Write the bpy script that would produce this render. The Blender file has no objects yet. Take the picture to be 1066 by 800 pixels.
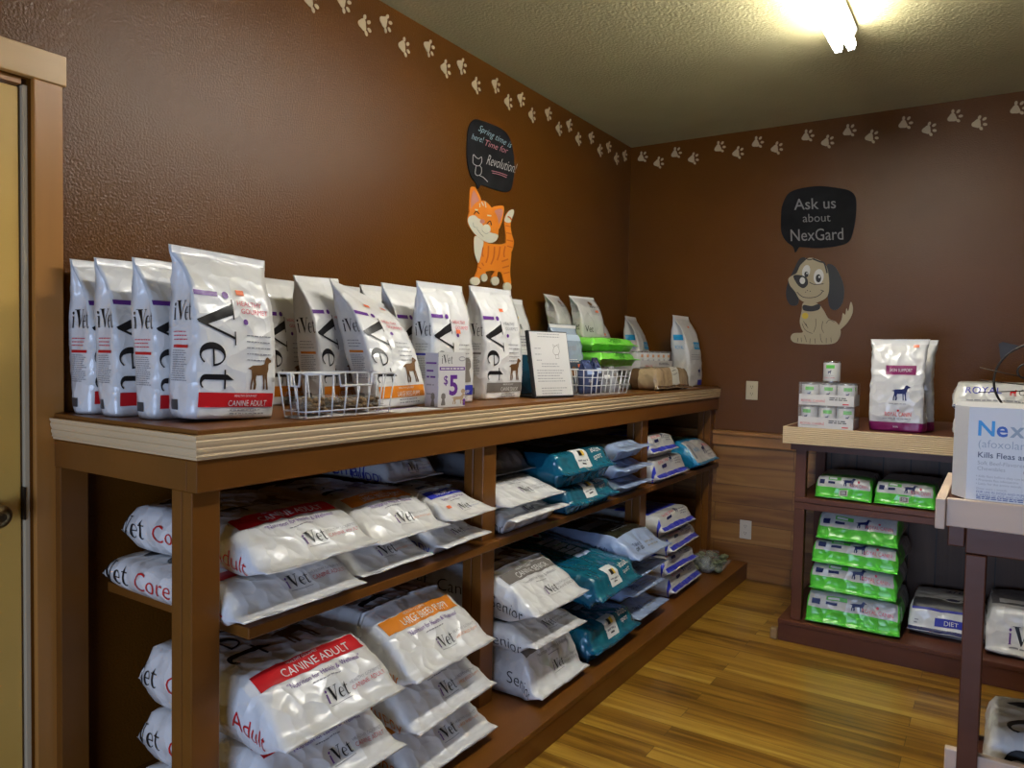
import bpy, bmesh, math, random
from mathutils import Vector, Matrix, noise
from mathutils.geometry import tessellate_polygon
PI = math.pi
SC = bpy.context.scene
COL = SC.collection
random.seed(7)

# ------------------------------------------------------------------ camera
F, CX, CY, CZ, YAW, PITCH, ROLL = 778.57, 2.10465, -4.63291, 1.35607, 0.576823, -0.040551, 0.019486
_f = Vector((-math.sin(YAW)*math.cos(PITCH), math.cos(YAW)*math.cos(PITCH), math.sin(PITCH)))
_r0 = Vector((math.cos(YAW), math.sin(YAW), 0)); _u0 = _r0.cross(_f)
_r = math.cos(ROLL)*_r0 + math.sin(ROLL)*_u0
_u = -math.sin(ROLL)*_r0 + math.cos(ROLL)*_u0
cd = bpy.data.cameras.new('camera'); cam = bpy.data.objects.new('camera', cd); COL.objects.link(cam)
cd.sensor_fit = 'HORIZONTAL'; cd.sensor_width = 36.0; cd.lens = F/1066*36.0; cd.clip_start = 0.02
M = Matrix((( _r.x, _u.x, -_f.x, CX), (_r.y, _u.y, -_f.y, CY), (_r.z, _u.z, -_f.z, CZ), (0, 0, 0, 1)))
cam.matrix_world = M
SC.camera = cam

def on_plane(px, py, ax, val):
    """where the sight line of a photo point meets a plane of the room (survey of the walls)"""
    d = _f + _r*((px-533)/F) - _u*((py-400)/F)
    o = Vector((CX, CY, CZ)); t = (val-o[ax])/d[ax]
    return o + d*t

# ------------------------------------------------------------------ materials
MATS = {}
def mat(name, col, rough=0.5, bump=0.0, bscale=60.0, var=0.0, vscale=4.0, metal=0.0, spec=0.5, detail=3.0, stretch=None, bdist=0.01):
    if name in MATS: return MATS[name]
    m = bpy.data.materials.new(name); m.use_nodes = True
    nt = m.node_tree; b = nt.nodes['Principled BSDF']
    b.inputs['Base Color'].default_value = (*col, 1); b.inputs['Roughness'].default_value = rough
    b.inputs['Metallic'].default_value = metal; b.inputs['Specular IOR Level'].default_value = spec
    tc = nt.nodes.new('ShaderNodeTexCoord'); mp = nt.nodes.new('ShaderNodeMapping')
    nt.links.new(tc.outputs['Object'], mp.inputs['Vector'])
    if stretch: mp.inputs['Scale'].default_value = stretch
    if bump > 0:
        n = nt.nodes.new('ShaderNodeTexNoise'); n.inputs['Scale'].default_value = bscale; n.inputs['Detail'].default_value = detail
        nt.links.new(mp.outputs['Vector'], n.inputs['Vector'])
        bp = nt.nodes.new('ShaderNodeBump'); bp.inputs['Strength'].default_value = bump; bp.inputs['Distance'].default_value = bdist
        nt.links.new(n.outputs['Fac'], bp.inputs['Height']); nt.links.new(bp.outputs['Normal'], b.inputs['Normal'])
    if var > 0:
        n2 = nt.nodes.new('ShaderNodeTexNoise'); n2.inputs['Scale'].default_value = vscale; n2.inputs['Detail'].default_value = 4
        nt.links.new(mp.outputs['Vector'], n2.inputs['Vector'])
        r = nt.nodes.new('ShaderNodeValToRGB')
        r.color_ramp.elements[0].position = 0.3; r.color_ramp.elements[1].position = 0.7
        r.color_ramp.elements[0].color = (*[c*(1-var) for c in col], 1); r.color_ramp.elements[1].color = (*[min(1, c*(1+var)) for c in col], 1)
        nt.links.new(n2.outputs['Fac'], r.inputs['Fac']); nt.links.new(r.outputs['Color'], b.inputs['Base Color'])
    MATS[name] = m
    return m

def film(name, col, rough=0.3, bump=0.35, coat=0.35):
    """crinkly glossy plastic film"""
    if name in MATS: return MATS[name]
    m = mat(name, col, rough, 0)
    nt = m.node_tree; b = nt.nodes['Principled BSDF']
    b.inputs['Coat Weight'].default_value = coat; b.inputs['Coat Roughness'].default_value = 0.12
    tc = nt.nodes.new('ShaderNodeTexCoord')
    v = nt.nodes.new('ShaderNodeTexNoise'); v.noise_type = 'RIDGED_MULTIFRACTAL'; v.inputs['Scale'].default_value = 8.0; v.inputs['Detail'].default_value = 2.0; v.inputs['Distortion'].default_value = 0.5
    nt.links.new(tc.outputs['Object'], v.inputs['Vector'])
    w = nt.nodes.new('ShaderNodeTexVoronoi'); w.feature = 'F1'; w.inputs['Scale'].default_value = 17
    dn = nt.nodes.new('ShaderNodeTexNoise'); dn.inputs['Scale'].default_value = 9.0; nt.links.new(tc.outputs['Object'], dn.inputs['Vector'])
    dm = nt.nodes.new('ShaderNodeMixRGB'); dm.blend_type = 'ADD'; dm.inputs['Fac'].default_value = 0.11; nt.links.new(tc.outputs['Object'], dm.inputs['Color1']); nt.links.new(dn.outputs['Color'], dm.inputs['Color2']); nt.links.new(dm.outputs['Color'], w.inputs['Vector'])
    ad = nt.nodes.new('ShaderNodeMath'); ad.operation = 'MULTIPLY_ADD'; nt.links.new(v.outputs['Fac'], ad.inputs[0]); ad.inputs[1].default_value = 0.8; nt.links.new(w.outputs['Distance'], ad.inputs[2])
    bp = nt.nodes.new('ShaderNodeBump'); bp.inputs['Strength'].default_value = min(1, bump*1.5); bp.inputs['Distance'].default_value = 0.016
    nt.links.new(ad.outputs[0], bp.inputs['Height'])
    nt.links.new(bp.outputs['Normal'], b.inputs['Normal']); nt.links.new(bp.outputs['Normal'], b.inputs['Coat Normal'])
    return m

def emit(name, col, strength):
    m = bpy.data.materials.new(name); m.use_nodes = True
    b = m.node_tree.nodes['Principled BSDF']
    b.inputs['Base Color'].default_value = (0.9, 0.9, 0.9, 1)
    b.inputs['Emission Color'].default_value = (*col, 1); b.inputs['Emission Strength'].default_value = strength
    MATS[name] = m
    return m

def glass(name, col=(1, 1, 1), alpha=0.25, rough=0.1):
    m = mat(name, col, rough, 0); b = m.node_tree.nodes['Principled BSDF']; b.inputs['Alpha'].default_value = alpha
    return m

def planks(name, cols, along, up, length, width, mortar, rough, grain=(2.0, 30.0), bump=0.25, mort=(0.05, 0.025, 0.01), seam=0.004, coat=0.0, offs=(0, 0)):
    """boards laid along one axis: board tone, streaky grain, dark seams"""
    m = bpy.data.materials.new(name); m.use_nodes = True; nt = m.node_tree; N = nt.nodes; Lk = nt.links
    b = N['Principled BSDF']; b.inputs['Roughness'].default_value = rough; b.inputs['Coat Weight'].default_value = coat; b.inputs['Coat Roughness'].default_value = 0.2
    tc = N.new('ShaderNodeTexCoord'); sp = N.new('ShaderNodeSeparateXYZ'); Lk.new(tc.outputs['Object'], sp.inputs[0])
    cb = N.new('ShaderNodeCombineXYZ'); Lk.new(sp.outputs['XYZ'.index(along)], cb.inputs[0]); Lk.new(sp.outputs['XYZ'.index(up)], cb.inputs[1])
    mp = N.new('ShaderNodeMapping'); mp.inputs['Location'].default_value = (offs[0], offs[1], 0); Lk.new(cb.outputs[0], mp.inputs['Vector'])
    br = N.new('ShaderNodeTexBrick'); Lk.new(mp.outputs[0], br.inputs['Vector'])
    br.inputs['Scale'].default_value = 1.0; br.inputs['Brick Width'].default_value = length; br.inputs['Row Height'].default_value = width
    br.inputs['Mortar Size'].default_value = seam; br.inputs['Mortar Smooth'].default_value = 0.1; br.inputs['Bias'].default_value = 0.0
    br.offset = 0.37; br.offset_frequency = 2; br.squash = 1.0
    br.inputs['Color1'].default_value = (0, 0, 0, 1); br.inputs['Color2'].default_value = (1, 1, 1, 1); br.inputs['Mortar'].default_value = (0.5, 0.5, 0.5, 1)
    # grain, shifted from board to board
    ml = N.new('ShaderNodeVectorMath'); ml.operation = 'MULTIPLY_ADD'
    Lk.new(br.outputs['Color'], ml.inputs[0]); ml.inputs[1].default_value = (7.3, 3.1, 5.7); Lk.new(mp.outputs[0], ml.inputs[2])
    mg = N.new('ShaderNodeMapping'); mg.inputs['Scale'].default_value = (grain[0], grain[1], 1); Lk.new(ml.outputs[0], mg.inputs['Vector'])
    ns = N.new('ShaderNodeTexNoise'); ns.inputs['Scale'].default_value = 1.0; ns.inputs['Detail'].default_value = 5; ns.inputs['Distortion'].default_value = 0.8
    Lk.new(mg.outputs[0], ns.inputs['Vector'])
    ad = N.new('ShaderNodeMath'); ad.operation = 'MULTIPLY_ADD'; Lk.new(br.outputs['Color'], ad.inputs[0]); ad.inputs[1].default_value = 0.36; 
    sb = N.new('ShaderNodeMath'); sb.operation = 'MULTIPLY_ADD'; Lk.new(ns.outputs['Fac'], sb.inputs[0]); sb.inputs[1].default_value = 1.5; sb.inputs[2].default_value = -0.43
    Lk.new(sb.outputs[0], ad.inputs[2])
    rp = N.new('ShaderNodeValToRGB'); els = rp.color_ramp.elements
    while len(els) < len(cols): els.new(0.5)
    for i, c in enumerate(cols):
        els[i].position = i/(len(cols)-1); els[i].color = (*c, 1)
    Lk.new(ad.outputs[0], rp.inputs['Fac'])
    mx = N.new('ShaderNodeMixRGB'); Lk.new(br.outputs['Fac'], mx.inputs['Fac']); Lk.new(rp.outputs['Color'], mx.inputs['Color1']); mx.inputs['Color2'].default_value = (*mort, 1)
    Lk.new(mx.outputs[0], b.inputs['Base Color'])
    iv = N.new('ShaderNodeMath'); iv.operation = 'MULTIPLY_ADD'; Lk.new(br.outputs['Fac'], iv.inputs[0]); iv.inputs[1].default_value = -1.0; Lk.new(ns.outputs['Fac'], iv.inputs[2])
    bp = N.new('ShaderNodeBump'); bp.inputs['Strength'].default_value = bump; bp.inputs['Distance'].default_value = 0.002
    Lk.new(iv.outputs[0], bp.inputs['Height']); Lk.new(bp.outputs['Normal'], b.inputs['Normal'])
    MATS[name] = m
    return m

# ------------------------------------------------------------------ mesh builder
class MB:
    def __init__(s): s.v = []; s.f = []; s.m = []; s.s = []; s.mats = []
    def mi(s, m):
        if m not in s.mats: s.mats.append(m)
        return s.mats.index(m)
    def add(s, vs, fs, m, smooth=False):
        o = len(s.v); s.v += [tuple(v) for v in vs]; k = s.mi(m)
        for f in fs: s.f.append([i+o for i in f]); s.m.append(k); s.s.append(smooth)
        return s
    def bm(s, b, m, smooth=False):
        b.verts.ensure_lookup_table(); b.verts.index_update()
        s.add([v.co for v in b.verts], [[v.index for v in f.verts] for f in b.faces], m, smooth); b.free(); return s
    def box(s, x0, x1, y0, y1, z0, z1, m, bev=0.0):
        b = bmesh.new(); bmesh.ops.create_cube(b, size=1)
        for v in b.verts: v.co = Vector(((x0+x1)/2+v.co.x*(x1-x0), (y0+y1)/2+v.co.y*(y1-y0), (z0+z1)/2+v.co.z*(z1-z0)))
        if bev > 0: bmesh.ops.bevel(b, geom=list(b.edges), offset=bev, segments=2, affect='EDGES', profile=0.5)
        return s.bm(b, m)
    def tube(s, pts, r, m, n=8, closed=False):
        pts = [Vector(p) for p in pts]; N = len(pts); vs = []; fs = []
        prev = None
        for i, p in enumerate(pts):
            a = pts[(i-1) % N] if (closed or i > 0) else pts[i]; c = pts[(i+1) % N] if (closed or i < N-1) else pts[i]
            t = (c-a).normalized()
            if prev is None:
                prev = t.cross(Vector((0, 0, 1)))
                if prev.length < 1e-3: prev = t.cross(Vector((1, 0, 0)))
            prev = (prev - t*prev.dot(t)).normalized(); q = t.cross(prev)
            for k in range(n): vs.append(p+prev*(r*math.cos(2*PI*k/n))+q*(r*math.sin(2*PI*k/n)))
        for i in range(N if closed else N-1):
            for k in range(n):
                j = (i+1) % N; fs.append([i*n+k, i*n+(k+1) % n, j*n+(k+1) % n, j*n+k])
        if not closed: fs.append(list(range(n))); fs.append([(N-1)*n+k for k in range(n)])
        return s.add(vs, fs, m, True)
    def lathe(s, prof, cen, m, n=28, axis='z'):
        vs = []; fs = []
        for (r, h) in prof:
            for k in range(n):
                a = 2*PI*k/n; c, d = r*math.cos(a), r*math.sin(a)
                p = (c, d, h) if axis == 'z' else ((h, c, d) if axis == 'x' else (c, h, d))
                vs.append((p[0]+cen[0], p[1]+cen[1], p[2]+cen[2]))
        L = len(prof)
        for i in range(L-1):
            for k in range(n): fs.append([i*n+k, i*n+(k+1) % n, (i+1)*n+(k+1) % n, (i+1)*n+k])
        fs.append(list(range(n))); fs.append([(L-1)*n+k for k in range(n)])
        return s.add(vs, fs, m, True)
    def sheet(s, poly, fn, thick, m):
        """a flat outline (2-D) extruded: fn(x, y, h) -> point; front at h=thick"""
        n = len(poly)
        vs = [fn(x, y, thick) for x, y in poly]+[fn(x, y, 0) for x, y in poly]
        fs = [list(range(n)), list(range(n, 2*n))[::-1]]+[[i, n+i, n+(i+1) % n, (i+1) % n] for i in range(n)]
        return s.add(vs, fs, m)
    def extrude_y(s, prof, y0, y1, m):
        n = len(prof)
        vs = [(x, y0, z) for x, z in prof]+[(x, y1, z) for x, z in prof]
        fs = [list(range(n)), list(range(n, 2*n))[::-1]]+[[i, n+i, n+(i+1) % n, (i+1) % n] for i in range(n)]
        return s.add(vs, fs, m)
    def build(s, name, parent=None, loc=(0, 0, 0), rot=None, fixn=True):
        me = bpy.data.meshes.new(name); me.from_pydata(s.v, [], s.f); me.update()
        for m in s.mats: me.materials.append(m)
        me.polygons.foreach_set('material_index', s.m); me.polygons.foreach_set('use_smooth', s.s)
        if fixn and len(s.v) < 60000:
            b = bmesh.new(); b.from_mesh(me); bmesh.ops.recalc_face_normals(b, faces=list(b.faces)); b.to_mesh(me); b.free()
        o = bpy.data.objects.new(name, me); COL.objects.link(o)
        if parent: o.parent = parent
        o.location = loc
        if rot: o.rotation_euler = rot
        return o

def thing(name, label, cat, loc=(0, 0, 0), rot=(0, 0, 0), group=None):
    o = bpy.data.objects.new(name, None); COL.objects.link(o); o.empty_display_size = 0.05
    o.location = loc; o.rotation_euler = rot; return tag(o, label, cat, group)
def tag(o, label, cat, group=None):
    o['label'] = label; o['category'] = cat
    if group: o['group'] = group
    return o
def struct(o): o['kind'] = 'structure'; return o

# ------------------------------------------------------------------ flat artwork: text, letter forms, silhouettes (2-D)
_cache = {}
def slice2d(vs, fs, step):
    b = bmesh.new(); bv = [b.verts.new((x, y, 0)) for x, y in vs]
    for f in fs:
        tris = [f] if len(f) == 3 else [[f[i] for i in t] for t in tessellate_polygon([[Vector((vs[i][0], vs[i][1], 0)) for i in f]])]
        for t in tris:
            try: b.faces.new([bv[i] for i in t])
            except ValueError: pass
    for ax in (0, 1):
        if not b.verts: break
        lo = min(v.co[ax] for v in b.verts); hi = max(v.co[ax] for v in b.verts)
        k = math.floor(lo/step)+1
        while k*step < hi:
            co = [0, 0, 0]; no = [0, 0, 0]; co[ax] = k*step; no[ax] = 1
            bmesh.ops.bisect_plane(b, geom=list(b.verts)+list(b.edges)+list(b.faces), dist=1e-6, plane_co=co, plane_no=no)
            k += 1
    b.verts.index_update()
    r = ([(v.co.x, v.co.y) for v in b.verts], [[v.index for v in f.verts] for f in b.faces]); b.free(); return r

def text2d(s, thin=0.0, shear=0.0):
    """lettering, capital height 1, starting at x=0"""
    key = (s, thin, shear)
    if key in _cache: return _cache[key]
    def mk(t):
        c = bpy.data.curves.new('t', 'FONT'); c.body = t; c.resolution_u = 3; c.offset = thin; c.shear = shear
        o = bpy.data.objects.new('t', c); COL.objects.link(o)
        dg = bpy.context.evaluated_depsgraph_get(); me = bpy.data.meshes.new_from_object(o.evaluated_get(dg))
        vs = [(v.co.x, v.co.y) for v in me.vertices]; fs = [list(p.vertices) for p in me.polygons]
        bpy.data.objects.remove(o); bpy.data.curves.remove(c); bpy.data.meshes.remove(me)
        return vs, fs
    vs, fs = mk(s)
    h = 0.729; x0 = min(v[0] for v in vs)
    r = ([((x-x0)/h, y/h) for x, y in vs], fs); _cache[key] = r
    return r
def rect2d(x0, y0, x1, y1): return [(x0, y0), (x1, y0), (x1, y1), (x0, y1)], [[0, 1, 2, 3]]
def poly2d(p): return list(p), [list(range(len(p)))]
def disc2d(x, y, rx, ry=None, n=20, a0=0.0):
    ry = ry or rx
    return poly2d([(x+rx*math.cos(2*PI*i/n)*math.cos(a0)-ry*math.sin(2*PI*i/n)*math.sin(a0), y+rx*math.cos(2*PI*i/n)*math.sin(a0)+ry*math.sin(2*PI*i/n)*math.cos(a0)) for i in range(n)])
def join2d(*a):
    vs = []; fs = []
    for v, f in a: o = len(vs); vs += v; fs += [[i+o for i in q] for q in f]
    return vs, fs
def line2d(pts, w):
    """a drawn stroke"""
    vs = []; fs = []
    for i, (x, y) in enumerate(pts):
        a = pts[max(i-1, 0)]; c = pts[min(i+1, len(pts)-1)]
        dx, dy = c[0]-a[0], c[1]-a[1]; L = math.hypot(dx, dy) or 1
        vs += [(x-dy/L*w/2, y+dx/L*w/2), (x+dy/L*w/2, y-dx/L*w/2)]
    for i in range(len(pts)-1): fs.append([2*i, 2*i+1, 2*i+3, 2*i+2])
    return vs, fs
def move2d(a, sx=1, sy=1, dx=0, dy=0, rot=0):
    c, s = math.cos(rot), math.sin(rot)
    return [((x*sx)*c-(y*sy)*s+dx, (x*sx)*s+(y*sy)*c+dy) for x, y in a[0]], a[1]
def width2d(a): return max(v[0] for v in a[0])
def ctext(s, h, x, y, thin=0.0, maxw=None):
    t = text2d(s, thin); w = width2d(t)*h; k = 1.0 if not maxw or w <= maxw else maxw/w
    return move2d(t, h*k, h, x-w*k/2, y)
def lines2d(x0, x1, y, n, dy, h, rnd):
    """small print: rows of word-long dashes"""
    out = []
    for i in range(n):
        x = x0; e = x1-(x1-x0)*rnd.random()*0.25
        while x < e:
            w = min(h*(1.5+rnd.random()*4), e-x); out.append(rect2d(x, y-i*dy, x+w, y-i*dy+h)); x += w+h*0.8
    return join2d(*out)
# serif lettering "V e t" with a separate "i"
def _V():
    return join2d(poly2d([(0.06, 0.97), (0.33, 0.97), (0.60, 0.22), (0.56, 0.02), (0.50, -0.02)]), poly2d([(0.50, -0.02), (0.56, 0.02), (0.91, 0.97), (0.85, 0.97), (0.56, 0.18)]),
                  rect2d(-0.05, 0.965, 0.44, 1.0), rect2d(0.72, 0.965, 1.04, 1.0))
def _e(cx):
    vs = []; fs = []; n = 22
    for i in range(n+1):
        a = math.radians(8+(318-8)*i/n)
        c, s_ = math.cos(a), math.sin(a)
        vs += [(cx+0.27*c, 0.33+0.35*s_), (cx+0.035+(0.15 if c < 0 else 0.185)*c, 0.33+0.305*s_)]
    for i in range(n): fs.append([2*i, 2*i+1, 2*i+3, 2*i+2])
    return join2d((vs, fs), rect2d(cx-0.15, 0.335, cx+0.27, 0.378))
def _t(x):
    vs = []; fs = []; n = 8
    for i in range(n+1):
        a = math.radians(180+150*i/n); vs += [(x+0.17+0.17*math.cos(a), 0.14+0.16*math.sin(a)), (x+0.21+0.09*math.cos(a), 0.15+0.12*math.sin(a))]
    for i in range(n): fs.append([2*i, 2*i+1, 2*i+3, 2*i+2])
    return join2d(poly2d([(x, 0.14), (x+0.125, 0.14), (x+0.125, 0.92), (x, 0.72)]), rect2d(x-0.11, 0.63, x+0.33, 0.675), (vs, fs))
VET = join2d(_V(), _e(1.27), _t(1.72))
LET_I = join2d(rect2d(-0.24, 0, -0.12, 0.62), rect2d(-0.29, 0.585, -0.18, 0.62), rect2d(-0.29, 0, -0.07, 0.03), disc2d(-0.19, 0.80, 0.085))
IVET_SMALL = join2d(VET, LET_I)
DOG_STAND = poly2d([(0.0, .62), (.10, .66), (.22, .72), (.55, .74), (.68, .78), (.72, .90), (.76, .98), (.84, 1.0), (.90, .95), (1.0, .90), (.99, .84), (.90, .82), (.86, .76), (.84, .62), (.80, .50), (.80, .25), (.84, .03), (.84, 0), (.76, 0), (.74, .22), (.70, .42), (.68, .44), (.68, .22), (.70, .02), (.63, 0), (.62, .20), (.60, .44), (.42, .42), (.34, .44), (.30, .30), (.33, .16), (.30, 0), (.22, 0), (.24, .18), (.20, .32), (.16, .12), (.17, 0), (.10, 0), (.11, .18), (.15, .40), (.15, .58), (.08, .60)])
DOG_SIT = poly2d([(.2, 0), (.75, 0), (.78, .12), (.72, .30), (.66, .50), (.72, .55), (.80, .62), (.78, .85), (.70, .95), (.5, 1.0), (.30, .95), (.22, .85), (.20, .62), (.28, .55), (.34, .50), (.26, .30), (.18, .10)])
def place(a, o, e1, e2, k=1.0, kx=None):
    kx = k if kx is None else kx
    return [(o[0]+x*kx*e1[0]+y*k*e2[0], o[1]+x*kx*e1[1]+y*k*e2[1]) for x, y in a[0]], a[1]

# ------------------------------------------------------------------ bags: a lofted film skin, artwork laid on the skin
def _cr(a, t):
    """Catmull-Rom through a list of numbers or pairs, t in 0..len-1"""
    n = len(a); i = min(int(t), n-2); f = t-i
    def g(k): return a[max(0, min(n-1, k))]
    p0, p1, p2, p3 = g(i-1), g(i), g(i+1), g(i+2)
    def c(q0, q1, q2, q3): return 0.5*((2*q1)+(q2-q0)*f+(2*q0-5*q1+4*q2-q3)*f*f+(-q0+3*q1-3*q2+q3)*f*f*f)
    if isinstance(p1, (int, float)): return c(p0, p1, p2, p3)
    return tuple(c(*q) for q in zip(p0, p1, p2, p3))

class Skin:
    """T: front/top line, B: back/bottom line (pairs in the x-z plane), W half width, K corner softness, G gusset tuck"""
    def __init__(s, T, B, W, K, G, seed, amp=0.004, flat_bottom=False, twist=None, skew=0.0, zlim=None):
        N = 90; n = len(T); s.N = N
        s.T = []; s.B = []; s.W = []; s.K = []; s.G = []; s.S = []
        for i in range(N+1):
            t = (n-1)*i/N
            s.T.append(_cr(T, t)); s.B.append(_cr(B, t)); s.W.append(_cr(W, t)); s.K.append(max(0, min(1, _cr(K, t)))); s.G.append(max(0, _cr(G, t)))
            s.S.append(_cr(twist, t) if twist else 0.0)
        s.U = [0.0]
        for i in range(N): s.U.append(s.U[-1]+math.hypot(s.T[i+1][0]-s.T[i][0], s.T[i+1][1]-s.T[i][1]))
        s.L = s.U[-1]; s.seed = seed; s.amp = amp; s.fb = flat_bottom; s.skew = skew; s.zlim = zlim; s.o = Vector((seed*3.7 % 50, seed*1.9 % 31, seed*2.3 % 41))
    def at(s, u):
        u = max(0.0, min(s.L-1e-6, u))
        lo, hi = 0, s.N
        while hi-lo > 1:
            m = (lo+hi)//2
            if s.U[m] <= u: lo = m
            else: hi = m
        f = (u-s.U[lo])/max(1e-9, s.U[lo+1]-s.U[lo])
        def l(a): return a[lo]*(1-f)+a[lo+1]*f
        T = (s.T[lo][0]*(1-f)+s.T[lo+1][0]*f, s.T[lo][1]*(1-f)+s.T[lo+1][1]*f)
        B = (s.B[lo][0]*(1-f)+s.B[lo+1][0]*f, s.B[lo][1]*(1-f)+s.B[lo+1][1]*f)
        return T, B, l(s.W), l(s.K), l(s.G), l(s.S)
    def P(s, u, a, b):
        T, B, W, k, g, tw = s.at(u)
        a2 = a*math.sqrt(max(0, 1-k*b*b/2)); b2 = b*math.sqrt(max(0, 1-k*a*a/2))
        if g > 0: a2 *= 1-g*max(0, 1-b*b)*abs(a)
        mx, mz = (T[0]+B[0])/2, (T[1]+B[1])/2; dx, dz = (T[0]-B[0])/2, (T[1]-B[1])/2
        th = math.hypot(dx, dz)
        p = Vector((mx+dx*b2, W*a2+tw, mz+dz*b2))
        if s.skew: p.z -= s.skew*W*(a2+1)*(u/s.L)**2
        if s.amp > 0:
            q = Vector((u*9.0, a*W*9.0, b*th*9.0))+s.o
            n1 = noise.noise(q); n2 = 1-abs(noise.noise(q*2.1+Vector((5, 9, 2))))*2.2; n3 = noise.noise(Vector((u*3, a*W*4, b*2))+s.o)
            d = s.amp*(0.7*n1+0.55*n2+0.9*n3-0.35)
            f = min(1.0, th/0.02)
            if s.fb: f *= min(1.0, (b+1)*0.8+0.0)
            if th > 1e-6: p += Vector((dx/th*b2, 0, dz/th*b2))*(d*f)
            p.y += (1 if a2 > 0 else -1)*abs(a2)**3*d*f*1.2
            fin = 1-f
            if fin > 0.05: p += Vector((dz, 0, -dx)).normalized()*0 + Vector((0, 0, 1))*(s.amp*0.9*fin*noise.noise(Vector((u*4, a*W*16, 3))+s.o)) if s.fb else Vector((1, 0, 0))*(s.amp*1.2*fin*noise.noise(Vector((u*4, a*W*14, 3))+s.o))
        if s.zlim: p.z = min(max(p.z, s.zlim[0]), s.zlim[1])
        return p
    def surf(s, u, face, v, off):
        T, B, W, k, g, tw = s.at(u)
        def pt(uu, vv):
            T, B, W, k, g, tw = s.at(uu)
            h = max(0.003, math.hypot(T[0]-B[0], T[1]-B[1])/2)
            if face == 'top': return s.P(uu, max(-1, min(1, vv/W)), 1)
            if face == 'bot': return s.P(uu, max(-1, min(1, vv/W)), -1)
            c = max(-1, min(1, vv/h))
            return s.P(uu, -1 if face == 'left' else 1, c)
        p = pt(u, v); e = 0.004
        du = pt(u+e, v)-pt(u-e, v); dv = pt(u, v+e)-pt(u, v-e)
        n = du.cross(dv)
        if n.length < 1e-9: n = Vector((0, 0, 1))
        n.normalize()
        c = Vector(((T[0]+B[0])/2, tw, (T[1]+B[1])/2))
        ref = p-c
        if face in ('top', 'bot'):
            ref = Vector((T[0]-B[0], 0, T[1]-B[1]))*(1 if face == 'top' else -1)
            if ref.length < 0.004: ref = Vector((1, 0, 0)) if not s.fb else Vector((0, 0, 1))
        else: ref = Vector((0, -1 if face == 'left' else 1, 0))
        if n.dot(ref) < 0: n = -n
        return p+n*off
    def body(s, mb, m, nu=46, nt=14, ns=6, zones=None):
        """zones: list of (u0, u1, material) for printed film colours"""
        ring = [(-1+2*i/nt, 1) for i in range(nt)]+[(1, 1-2*i/ns) for i in range(ns)]+[(1-2*i/nt, -1) for i in range(nt)]+[(-1, -1+2*i/ns) for i in range(ns)]
        us = [s.L*i/nu for i in range(nu+1)]
        for z in zones or []:
            for q in z[:2]:
                if 0 < q < s.L:
                    k = min(range(1, nu), key=lambda i: abs(us[i]-q)); us[k] = q
        us.sort()
        R = len(ring); vs = [s.P(u, a, b) for u in us for a, b in ring]
        groups = {}
        def face(k): return 'top' if k < nt else ('right' if k < nt+ns else ('bot' if k < 2*nt+ns else 'left'))
        for i in range(nu):
            uc = (us[i]+us[i+1])/2
            for k in range(R):
                mm = m
                for z in zones or []:
                    if z[0] <= uc <= z[1] and (len(z) < 4 or face(k) in z[3]): mm = z[2]
                groups.setdefault(mm, []).append([i*R+k, i*R+(k+1) % R, (i+1)*R+(k+1) % R, (i+1)*R+k])
        o = len(mb.v); mb.v += [tuple(v) for v in vs]
        for mm, fs in groups.items():
            ki = mb.mi(mm)
            for f in fs: mb.f.append([q+o for q in f]); mb.m.append(ki); mb.s.append(True)
        for base in (0, nu*R):
            c = Vector((0, 0, 0))
            for k in range(R): c += vs[base+k]
            c /= R; mb.v.append(tuple(c)); ci = len(mb.v)-1
            km = mb.mi((zones[0][2] if zones and base == 0 and zones[0][0] <= 0 else m))
            for k in range(R): mb.f.append([o+base+k, o+base+(k+1) % R, ci]); mb.m.append(km); mb.s.append(False)
        return mb
    def print(s, mb, art, face, m, layer=1, step=0.012):
        vs, fs = slice2d(art[0], art[1], step)
        mb.add([s.surf(u, face, v, 0.0009*layer) for u, v in vs], fs, m, True)

def standing(w, h, d, seed, lean=0.0, bend=0.0, seal=0.05, amp=0.004, belly=1.0, gus=0.28, tuck=0.0, wtop=1.03, twist=0.0, slump=0.0, skew=0.0):
    t = [0, .05, .15, .32, .5, .66, .78, .88, .95, 1.0]
    th = [.47, .50, .54, .56, .54, .47, .35, .17, .035, .02]
    ks = [.35, .40, .40, .40, .35, .3, .25, .2, .1, .05]
    gs = [0, 0, .02, .05, .10, gus*.6, gus, gus*.8, .1, 0]
    wf = [.95, .99, 1.0, 1.0, .99, .98, .98, 1.0, wtop, wtop]
    T = []; B = []
    for q, f in zip(t, th):
        z = q*h*(1-slump*q*0.1); x = -lean*z - bend*z*z/h
        f2 = f*belly if .1 < q < .85 else f
        T.append((x+d*f2, z)); B.append((x-d*f2*0.95-tuck*q*q*d, z+(0.002 if q > .9 else 0)))
    return Skin(T, B, [w/2*f for f in wf], ks, gs, seed, amp, twist=[twist*q*h for q in t], skew=skew, zlim=(.0003, 9))

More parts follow.
